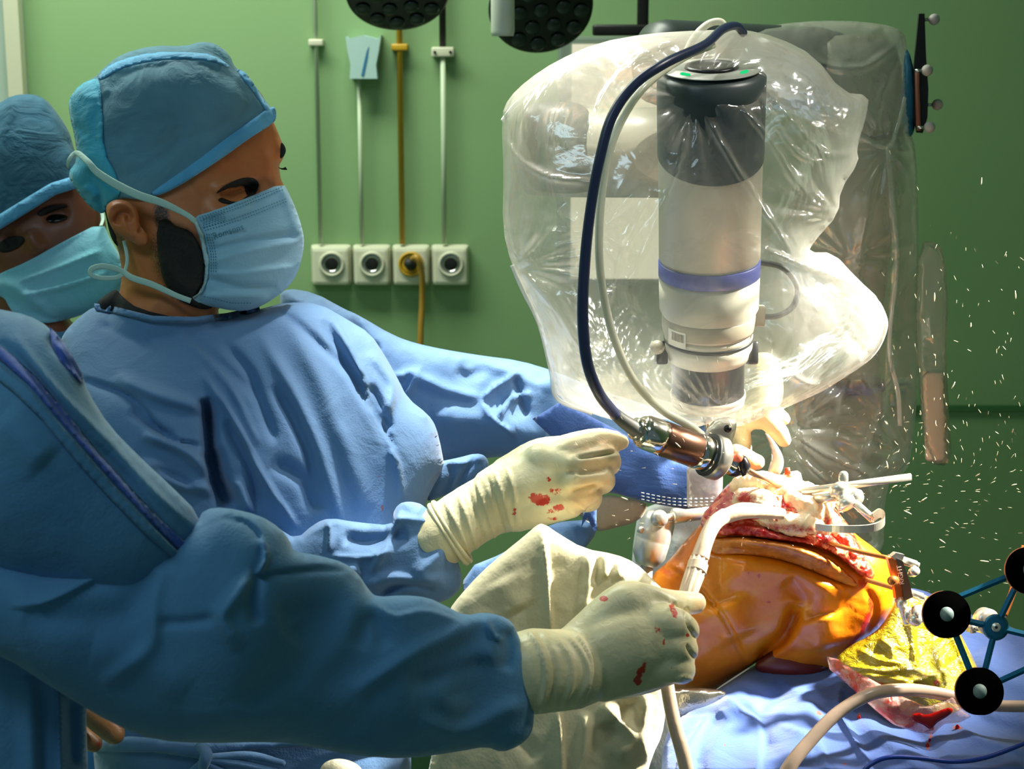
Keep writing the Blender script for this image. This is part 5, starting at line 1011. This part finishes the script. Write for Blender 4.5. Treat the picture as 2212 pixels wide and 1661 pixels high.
puff('hollow_shade', [(1620, 1440), (1668, 1402), (1700, 1400), (1760, 1415), (1790, 1440), (1770, 1462), (1720, 1470), (1660, 1460)], 1.80, plain('dark_red_hollow_shade', (96, 30, 22), .4), PAT, k=.8, tmax=.05, res=7)  # dark red piece standing in for shade in the hollow under the calf

# ================================================================== TABLE AND DRAPES
M_DRP = fabric('blue_table_drape', (66, 98, 168), (58, 90, 158), stain=(150, 60, 36), weave=1300, wr=.2)
tl = P(1850, 1700, 1.95); tt = thing('operating_table', 'operating table under the blue drape, carrying the patient', 'table', (tl[0] + .25, 1.9, 0))
obj('top', *box_vf((tl[0] + .25, 1.9, .76), (.80, .40, .06), None, .02), M_DGR, tt, smooth=False)
obj('column', *box_vf((tl[0] + .3, 1.9, .385), (.30, .26, .69), None, .02), M_CHR, tt, smooth=False); obj('base', *box_vf((tl[0] + .3, 1.9, .04), (.5, .42, .08), None, .015), M_CHR, tt, smooth=False)
dl = [([(1560, 1500), (1600, 1540), (1640, 1570), (1630, 1700)], 16, .016, 's'), ([(1620, 1450), (1570, 1530), (1500, 1640)], 18, .012), ([(1820, 1470), (1812, 1530), (1850, 1600), (1900, 1700)], 9, .018, 's'), ([(1700, 1480), (1640, 1560), (1660, 1640)], 16, -.016), ([(1900, 1540), (1990, 1600), (2060, 1690)], 14, -.014), ([(1850, 1550), (1950, 1620), (2040, 1700)], 14, .014), ([(2060, 1560), (2130, 1600), (2212, 1620)], 12, .014, 's'), ([(2090, 1540), (2150, 1570), (2260, 1600)], 14, -.016), ([(1760, 1490), (1740, 1560), (1700, 1661)], 20, .012), ([(1560, 1540), (1520, 1600), (1500, 1700)], 14, -.016), ([(1780, 1640), (1850, 1680), (1950, 1750)], 14, .012),
      ([(2120, 1400), (2150, 1450), (2240, 1480)], 18, .016), ([(2140, 1340), (2180, 1380), (2212, 1440)], 12, -.01), ([(1460, 1700), (1480, 1620), (1530, 1540)], 10, .012, 's'), ([(1680, 1560), (1760, 1600), (1790, 1661)], 12, .010, 's'), ([(2000, 1640), (2100, 1660), (2212, 1650)], 14, .01)]
drp = puff('table_drape', [(1400, 1760), (1428, 1680), (1432, 1600), (1466, 1545), (1530, 1502), (1580, 1470), (1640, 1430), (1740, 1400), (1860, 1340), (1935, 1268), (1990, 1272), (2040, 1296), (2100, 1330), (2160, 1345), (2230, 1372), (2330, 1400), (2360, 1700), (2340, 2300), (1420, 2300)],
     lambda x, y: 1.99 - .33 * np.clip((y - 1290) / 340, 0, 1.1), M_DRP, None, k=1, tmax=.035, tb=.12, res=7, smooth=1, lines=[(l[0], l[1] * 1.5, l[2]) + tuple(l[3:]) for l in dl], crump=[(.002, 9), (.0008, 24)],
     paint={'stain': [(1855, 1545, 6, 10, 10, 1.0), (1824, 1650, 10, 6, 0, .9), (2005, 1610, 5, 12, 0, 1.3), (2068, 1572, 12, 5, 10, 1.2), (2010, 1588, 6, 6, 0, 1.1), (1770, 1540, 10, 6, 30, 1.0), (1812, 1510, 5, 5, 0, 1.0), (1566, 1610, 5, 5, 0, .9), (2030, 1640, 3, 25, -40, .8)]}, label='blue cloth drape under the knee, splashed with a few blood drops', cat='drape')
# small blood beads on the drape
ondr = on_surface([drp], .0)
for i, (x, y, r) in enumerate(((2003, 1612, 4), (2013, 1575, 5), (2068, 1573, 5), (1856, 1552, 4), (2008, 1600, 3))):
    dd = float(ondr(np.array([float(x)]), np.array([float(y)]))[0]); v, f = ball_vf(P(x, y, dd - .0005), r * 1.7 / FPX, 12, 8); c = v.mean(0); v = (v - c) * [1, .7, 1.8] + c
    obj('blood_drop', v, f, bl, None, label='red blood drop on the blue drape, ' + ('largest one below the film', 'just under the wet pink film', 'at the right beside the black disc', 'left of the others near the pale tube', 'small, directly above the largest')[i], cat='drop', group='blood drops on the drape')
# pale screens behind
M_SHEET = fabric('white_side_sheet', (205, 208, 204), (190, 196, 194), weave=1200, wr=.25)
def panel(name, out, d, mat, lab, cat, **kw):
    a = dict(k=.3, tmax=.01, res=10, smooth=1); a.update(kw); return puff(name, out, d, mat, None, label=lab, cat=cat, **a)
panel('side_sheet', [(1385, 1085), (1560, 1080), (1620, 1150), (1620, 1500), (1600, 1700), (1380, 1700), (1375, 1500), (1362, 1250), (1370, 1150)], 2.16, M_SHEET, 'white sheet hanging behind the steel leg holder', 'sheet', lines=[([(1470, 1150), (1440, 1300)], 18, .012)])
panel('cloth_flap', [(1290, 1066), (1400, 1082), (1395, 1110), (1370, 1130), (1330, 1140), (1300, 1148), (1285, 1146), (1262, 1125), (1240, 1100)], 2.02, fabric('beige_stained_cloth', (196, 180, 150), (176, 160, 132), weave=900, wr=.2), 'beige stained cloth flap below the blue panel, behind the gloved fist', 'cloth')
panel('waist_drape', [(1000, 1230), (1100, 1190), (1180, 1130), (1290, 1120), (1290, 1150), (1260, 1190), (1180, 1260), (1060, 1320), (1000, 1330)], 1.98, M_GOWN, 'blue gown tail between the gloved fist and the beige towel', 'cloth', lines=[([(1240, 1110), (1262, 1142), (1285, 1120)], 6, .012, 's'), ([(1010, 1290), (1100, 1230), (1220, 1160)], 10, .01)])

# ================================================================== TOWEL
M_TOW = fabric('beige_cotton_towel', (212, 202, 166), (200, 190, 152), weave=900, wr=.15)
tw = [([(1168, 1136), (1180, 1220), (1186, 1300), (1190, 1380)], 8, .014, 's'), ([(1268, 1190), (1272, 1240), (1262, 1330)], 10, .010), ([(1310, 1190), (1305, 1250)], 8, .008), ([(1340, 1200), (1335, 1250)], 8, .008), ([(1290, 1200), (1285, 1260)], 6, -.006), ([(1205, 1530), (1212, 1600), (1215, 1700)], 10, .012, 's'), ([(1265, 1540), (1262, 1620), (1240, 1700)], 10, .010), ([(1300, 1520), (1340, 1560), (1370, 1600), (1330, 1640)], 14, .014), ([(1310, 1560), (1330, 1600)], 14, -.014), ([(1400, 1500), (1390, 1580), (1400, 1650)], 10, .012), ([(1120, 1590), (1160, 1640)], 14, -.008), ([(1080, 1250), (1120, 1320)], 30, .006), ([(1380, 1520), (1352, 1530), (1345, 1560)], 8, -.01)]
panel('towel', [(1164, 1130), (1180, 1134), (1202, 1150), (1260, 1185), (1330, 1197), (1372, 1215), (1410, 1250), (1440, 1282), (1470, 1310), (1460, 1400), (1440, 1500), (1438, 1540), (1430, 1590), (1410, 1630), (1390, 1700), (1380, 1800), (900, 1800), (930, 1640), (960, 1500), (968, 1320), (990, 1290), (1040, 1235), (1090, 1192), (1130, 1160)],
      1.62, M_TOW, 'beige woven towel hanging behind the near gloved hand', 'towel', k=1, tmax=.03, tb=.02, res=6, lines=[(l[0], l[1] * 1.2, l[2] * .7) + tuple(l[3:]) for l in tw], crump=[(.004, 12), (.0015, 50)], smooth=1)

# ================================================================== INSTRUMENTS
M_STL = plain('satin_surgical_steel', (222, 216, 200), .34, .75, .05, 200)
M_PST = plain('suction_plastic', (236, 206, 176), .35, 0, .3, 90, .12, Transmission__Weight=.15)
def bar(name, pts, r, mat, parent, flat=1.0, n=14, seg=None, **kw): v, f = ptube(pts, r, n, seg or max(8, len(pts) * 10), flat=flat, **kw); return obj(name, v, f, mat, parent)
# suction tube held by the near hand
t = thing('suction_tube', 'pale curved suction tube held in the near gloved hand, tip in the wound', 'suction tube', P(1490, 1661, 1.58))
bar('tip', [(1560, 1118, 1.62, 16), (1600, 1104, 1.63, 18), (1640, 1104, 1.65, 16), (1690, 1110, 1.67, 12)], 16, M_PST, t)
bar('neck', [(1512, 1206, 1.585, 20), (1520, 1180, 1.59, 18), (1532, 1150, 1.60, 17), (1546, 1128, 1.61, 17), (1566, 1114, 1.622, 17)], 18, M_PST, t)
V, F = ptube([(1482, 1300, 1.56, 20), (1490, 1270, 1.565, 21), (1502, 1236, 1.575, 22), (1510, 1208, 1.585, 20)], 20, 40, 14)
a = np.arange(len(V)) % 40; ce = V.reshape(-1, 40, 3).mean(1).repeat(40, 0); V = ce + (V - ce) * np.where(a % 4 < 2, 1.0, .88)[:, None]
obj('ribbed_grip', V, F, M_PST, t); bar('collar', [(1503, 1236, 1.575, 23), (1508, 1218, 1.58, 23)], 23, M_PST, t)
bar('hose', [(1440, 1440, 1.56, 14), (1442, 1485, 1.555, 15), (1456, 1560, 1.55, 15.5), (1478, 1640, 1.55, 16), (1500, 1760, 1.56, 16)], 15, M_PST, t)
M_HOSE = plain('milky_silicone_hose', (214, 184, 160), .3, 0, .15, 60, .08, Transmission__Weight=.2)
t = thing('suction_hose', 'milky silicone hose arching over the blue drape below the knee', 'hose', P(1950, 1500, 1.62))
bar('hose', [(1660, 1760, 1.58, 16), (1700, 1665, 1.58, 16), (1750, 1600, 1.59, 15), (1810, 1540, 1.60, 14.5), (1880, 1500, 1.61, 14), (1950, 1490, 1.63, 14), (2010, 1495, 1.65, 14), (2080, 1510, 1.66, 14), (2150, 1524, 1.66, 13), (2212, 1526, 1.66, 13), (2330, 1530, 1.66, 13)], 14, M_HOSE, t, seg=90)
t = thing('blue_cable', 'thin blue cable across the drape in the bottom right corner', 'cable', P(2000, 1640, 1.6))
bar('cable', [(1840, 1690, 1.57, 5), (1880, 1652, 1.57, 5), (1920, 1636, 1.57, 5), (1980, 1637, 1.575, 5), (2060, 1645, 1.58, 5), (2130, 1636, 1.58, 5), (2212, 1606, 1.59, 5), (2320, 1560, 1.60, 5)], 5, plain('blue_cable_sheath', (28, 58, 150), .3), t, seg=70)
# leg holder
t = thing('leg_holder', 'steel ball jointed leg holder rod standing left of the knee', 'leg holder', P(1385, 1400, 1.88))
DL = 1.88; ms = DL / FPX
LA, LB = P(1428, 1108, DL), P(1395, 1222, DL)
obj('socket', *lathe_vf(LA, LB, [(0, 20 * ms), (.03, 30 * ms), (.16, 36 * ms), (.5, 37 * ms), (.52, 36.4 * ms), (.54, 37 * ms), (.8, 36 * ms), (.97, 24 * ms), (1, 16 * ms)], 48), M_STL, t)
obj('ball', *ball_vf(P(1424, 1120, DL - .018), 19 * ms), M_STL, t); obj('post', *lathe_vf(P(1398, 1215, DL), P(1368, 1700, DL + .02), [(0, 13 * ms), (1, 13 * ms)], 24), M_STL, t)
obj('neck', *lathe_vf(P(1432, 1122, DL - .015), P(1458, 1114, DL - .012), [(0, 9 * ms), (1, 9 * ms)], 20), M_STL, t)
obj('rod', *lathe_vf(P(1452, 1116, DL - .012), P(1560, 1096, DL + .01), [(0, 12 * ms), (.03, 17 * ms), (.5, 18 * ms), (1, 13 * ms)], 28), M_STL, t)
obj('pin', *lathe_vf(P(1388, 1138, DL - .018), P(1382, 1150, DL - .020), [(0, 4 * ms), (.3, 7 * ms), (1, 7 * ms)], 16), M_STL, t)
t = thing('leg_trough', 'wet steel trough below the thigh beside the near glove', 'trough', P(1500, 1520, 1.74))
puff('shell', [(1440, 1490), (1500, 1484), (1560, 1490), (1572, 1500), (1540, 1532), (1505, 1560), (1470, 1575), (1445, 1560)], 1.74, plain('wet_steel', (190, 184, 170), .2, .9, .5, 120), t, k=.8, tmax=.03, tb=.01, res=5, smooth=1)
# retractor with clamp
t = thing('wound_retractor', 'steel retractor frame with crossed rod, wing nut clamp and hooked blade over the wound', 'retractor', P(1820, 1080, 1.72))
bar('cross_rod', [(1730, 1062, 1.735), (1968, 1030, 1.73)], 8, M_STL, t, seg=6, smooth=False)
bar('arm', [(1762, 1078, 1.73, 11), (1815, 1072, 1.72, 11)], 11, M_STL, t, flat=.7, smooth=False)
obj('clamp_block', *lathe_vf(P(1806, 1046, 1.72), P(1834, 1098, 1.71), [(0, .008), (.1, .0105), (.35, .0105), (.4, .007), (.6, .007), (.65, .011), (.95, .011), (1, .007)], 28), M_STL, t)
obj('screw_head', *lathe_vf(P(1838, 1070, 1.72), P(1858, 1078, 1.71), [(0, .009), (.7, .009), (1, .006)], 24), M_STL, t)
puff('wing_nut', [(1812, 1020), (1822, 1016), (1832, 1020), (1833, 1035), (1829, 1058), (1814, 1056), (1811, 1035)], 1.715, M_STL, t, k=.8, tmax=.003, res=3, smooth=1)
bar('angled_rod', [(1842, 1082, 1.71), (1886, 1122, 1.70)], 9, M_STL, t, seg=6, smooth=False)
V = []; F = []; pts = catmull([np.array(p, float) for p in [(1884, 1118, 1.70), (1900, 1108, 1.695), (1910, 1116, 1.69), (1906, 1130, 1.685), (1885, 1140, 1.68), (1850, 1143, 1.68), (1800, 1142, 1.69), (1762, 1138, 1.71)]], 40)
for i, p in enumerate(pts):
    hgt = 10 - 3 * i / 40; a = P(p[0], p[1] - hgt, p[2]); b = P(p[0], p[1] + hgt, p[2] + .002); dz = FW * .0035; V += [a - dz, a + dz, b + dz, b - dz]
for i in range(39):
    for k in range(4): F.append((i * 4 + k, i * 4 + (k + 1) % 4, i * 4 + 4 + (k + 1) % 4, i * 4 + 4 + k))
F += [(0, 1, 2, 3), (156, 157, 158, 159)]; obj('hooked_blade', V, F, M_STL, t, smooth=False)
# curved lever held by the far hand
t = thing('curved_lever', 'curved steel retractor lever gripped by the far gloved fingers above the wound', 'retractor', P(1670, 1010, 1.84))
puff('blade', [(1650, 932), (1660, 938), (1678, 960), (1692, 985), (1694, 1005), (1686, 1025), (1672, 1035), (1655, 1030), (1662, 1005), (1668, 990), (1664, 962)], 1.84, M_STL, t, k=.5, tmax=.003, res=4)
t = thing('bone_post', 'small pale metal post with a cap standing behind the wound', 'post', P(1712, 1045, 1.82))
obj('body', *lathe_vf(P(1714, 1050, 1.82), P(1708, 1020, 1.82), [(0, .011), (.8, .0105), (1, .008)], 24), plain('ivory_post', (220, 208, 184), .4), t); obj('cap', *lathe_vf(P(1702, 1024, 1.81), P(1700, 1010, 1.81), [(0, .0035), (1, .003)], 16), plain('copper_cap', (170, 84, 60), .4, .6), t)
# bone pins, pin clamp, tracker
M_COP = plain('copper_reflection_metal', (214, 128, 62), .38, .75)  # orange-copper reflection put into the metal colour
c0 = P(1945, 1275, 1.70); t = thing('pin_clamp', 'clamp block engraved on its side, joining two bone pins right of the knee', 'clamp', c0)
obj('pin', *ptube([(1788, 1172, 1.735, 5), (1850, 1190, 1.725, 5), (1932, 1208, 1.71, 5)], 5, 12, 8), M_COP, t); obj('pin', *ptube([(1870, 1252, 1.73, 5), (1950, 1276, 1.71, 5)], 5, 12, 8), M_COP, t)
for (a, b) in (((1944, 1208, 1.705), (1985, 1222, 1.695)), ((1958, 1278, 1.705), (1998, 1292, 1.695))):
    obj('pin_end', *lathe_vf(P(*a), P(*b), [(0, .0042), (.85, .0042), (.86, .0032), (1, .0032)], 20), M_STL, t)
def extr(name, pts, d, dz, th, mat, parent):
    n = len(pts); A_ = np.array([P(x, y, d + dz * i / n) for i, (x, y) in enumerate(pts)]); B_ = A_ + FW * th
    return obj(name, np.vstack([A_, B_]), [tuple(range(n)), tuple(range(n, 2 * n))] + [(i, (i + 1) % n, n + (i + 1) % n, n + i) for i in range(n)], mat, parent, smooth=False)
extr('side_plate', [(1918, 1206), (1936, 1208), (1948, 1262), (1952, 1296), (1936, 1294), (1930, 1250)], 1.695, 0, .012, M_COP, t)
extr('face_plate', [(1936, 1206), (1950, 1212), (1966, 1262), (1972, 1290), (1954, 1298), (1946, 1250)], 1.692, 0, .012, plain('engraved_steel', (120, 112, 100), .35, .9), t)
extr('top_plate', [(1926, 1202), (1936, 1194), (1954, 1198), (1950, 1210), (1934, 1210)], 1.694, 0, .014, M_STL, t)
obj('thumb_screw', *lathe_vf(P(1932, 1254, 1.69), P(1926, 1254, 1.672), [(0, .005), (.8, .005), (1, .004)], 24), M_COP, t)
obj('side_screw', *lathe_vf(P(1966, 1240, 1.70), P(1978, 1232, 1.69), [(0, .003), (.4, .003), (.45, .005), (1, .005)], 20), M_STL, t)
obj('stem', *lathe_vf(P(1944, 1292, 1.70), P(1962, 1350, 1.69), [(0, .0058), (.3, .0058), (.32, .0045), (.96, .0045), (1, .003)], 24), M_STL, t)
q = P(1951, 1222, 1.6905); text_obj('engraving', 'RIGHT', .0068, P(1953, 1262, 1.6915), P(1948, 1230, 1.6915) - P(1953, 1262, 1.6915), -FW, plain('engraving_white', (225, 215, 200), .5), t)
# joint to the tracker
t = thing('tracker_joint', 'steel ball joint between the pin clamp and the blue tracking frame', 'joint', P(1980, 1330, 1.69))
obj('yoke', *lathe_vf(P(1958, 1330, 1.69), P(1990, 1325, 1.68), [(0, .0075), (.25, .0085), (.3, .0055), (.6, .0055), (.62, .009), (1, .009)], 24), M_STL, t)
obj('knuckle', *ball_vf(P(1976, 1338, 1.68), .0075), M_STL, t)
bar('rod', [(1985, 1330, 1.685), (2070, 1345, 1.71), (2146, 1352, 1.70)], 9, M_STL, t)
obj('wheel', *lathe_vf(P(2118, 1338, 1.715), P(2140, 1345, 1.70), [(0, .010), (.2, .0135), (.8, .0135), (1, .010)], 28), M_STL, t)
obj('bolt', *lathe_vf(P(2088, 1358, 1.70), P(2112, 1354, 1.695), [(0, .004), (.3, .004), (.32, .0065), (.7, .0065), (.72, .0045), (1, .0045)], 6), M_STL, t)
t = thing('tracking_frame', 'teal star shaped tracking frame with black discs holding pale balls, right of the knee', 'tracking frame', P(2151, 1355, 1.66))
M_TEAL = plain('teal_anodised_metal', (28, 112, 150), .35, .4); M_DISC = plain('matte_black_disc', (3, 3, 3), 1.0, Specular__IOR__Level=0.0); M_MK = plain('pale_marker_ball', (120, 140, 134), .6)
DT = 1.62; mt = DT / FPX
hub = puff('hub', [(2151 + 29 * math.cos(a), 1355 + 29 * math.sin(a)) for a in np.linspace(0, 2 * math.pi, 25)[:-1]], DT, M_TEAL, t, k=.5, tmax=.004, res=4, smooth=0)
obj('screw', *lathe_vf(P(2152, 1355, DT - .003), P(2152, 1355, DT - .0065), [(0, .0045), (.8, .0045), (1, .0038)], 20), M_STL, hub); obj('screw_socket', *lathe_vf(P(2152, 1355, DT - .006), P(2152, 1355, DT - .0069), [(0, .0016), (1, .0016)], 6), M_BLK, hub)
DC = [(2045, 1327), (2116, 1493), (2224, 1232), (2300, 1392)]
def fbar(a, b, w_=7, d0=DT): v, f = tube_vf([P(*a, d0), P(*b, d0)], w_ * mt, 4, flat=.6, up=FW); return obj('strut', v, f, M_TEAL, t, smooth=False)
for a, b in (((2151, 1355), (2075, 1338)), ((2151, 1355), (2122, 1470)), ((2151, 1355), (2196, 1262)), ((2151, 1355), (2280, 1386)), ((2070, 1290), (2200, 1236)), ((2056, 1350), (2100, 1460)), ((2140, 1480), (2290, 1412))): fbar(a, b)
for (x, y) in DC:
    c = P(x, y, DT - .004); dn = -FW * .97 + RT * .10 + UP * .16; dn /= np.linalg.norm(dn)
    dk = obj('disc', *lathe_vf(c + dn * -.006, c + dn * .006, [(0, 46 * mt), (.2, 50.5 * mt), (.8, 50.5 * mt), (1, 49 * mt)], 56), M_DISC, t, label='matte black disc')
    obj('marker_ball', *ball_vf(c + dn * .004 - RT * .002, 16.5 * mt), M_MK, dk)
    obj('rim', *lathe_vf(c + dn * -.009, c + dn * -.004, [(0, 46 * mt), (.5, 51 * mt), (1, 50.8 * mt)], 48), plain('amber_disc_back', (150, 84, 48), .4), dk)
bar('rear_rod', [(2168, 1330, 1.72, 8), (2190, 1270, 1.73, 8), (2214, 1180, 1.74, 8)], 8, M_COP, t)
# rolled gauze at the bottom edge
t = puff('gauze_roll', [(688, 1672), (696, 1650), (715, 1640), (738, 1638), (764, 1645), (785, 1662), (792, 1700), (770, 1740), (700, 1735)], 1.66, plain('grey_beige_gauze', (156, 152, 128), .8, 0, .3, 200), None, k=1, tmax=.03, res=5, label='rounded grey-beige gauze bundle at the bottom edge in front of the gown belt', cat='gauze')
# spray of water and bone chips in the lamp light
rs = np.random.RandomState(21); sp = MB()
for i in range(400):
    if i < 260: x = rs.uniform(1900, 2205); y = rs.triangular(300, 1050, 1300) if i % 3 else rs.uniform(880, 1280); d = rs.uniform(1.70, 2.05)
    elif i < 340: x = rs.uniform(1560, 2000); y = rs.uniform(880, 1180); d = rs.uniform(1.60, 1.69)
    else: x = rs.uniform(1240, 1560); y = rs.uniform(760, 1180); d = rs.uniform(1.60, 1.66)
    an = math.atan2(y - 1080, x - 1640) + rs.normal() * .35; ln = rs.uniform(4.0, 12.0) if i % 16 else rs.uniform(10, 20); rr = rs.uniform(.00010, .00022) if i % 16 else .0006
    if y < 1000 and i < 260: an = rs.normal(1.45, .35)
    a = P(x, y, d); b = P(x + math.cos(an) * ln, y + math.sin(an) * ln, d); sp.add(*tube_vf([a, a * .7 + b * .3, a * .3 + b * .7, b], [rr * .4, rr, rr, rr * .4], 5))
sp.build('water_spray', plain('lit_droplets', (240, 225, 190), .3), None, label='fine spray of water drops and bone chips flying off the wound towards the green wall', cat='spray', kind='stuff')
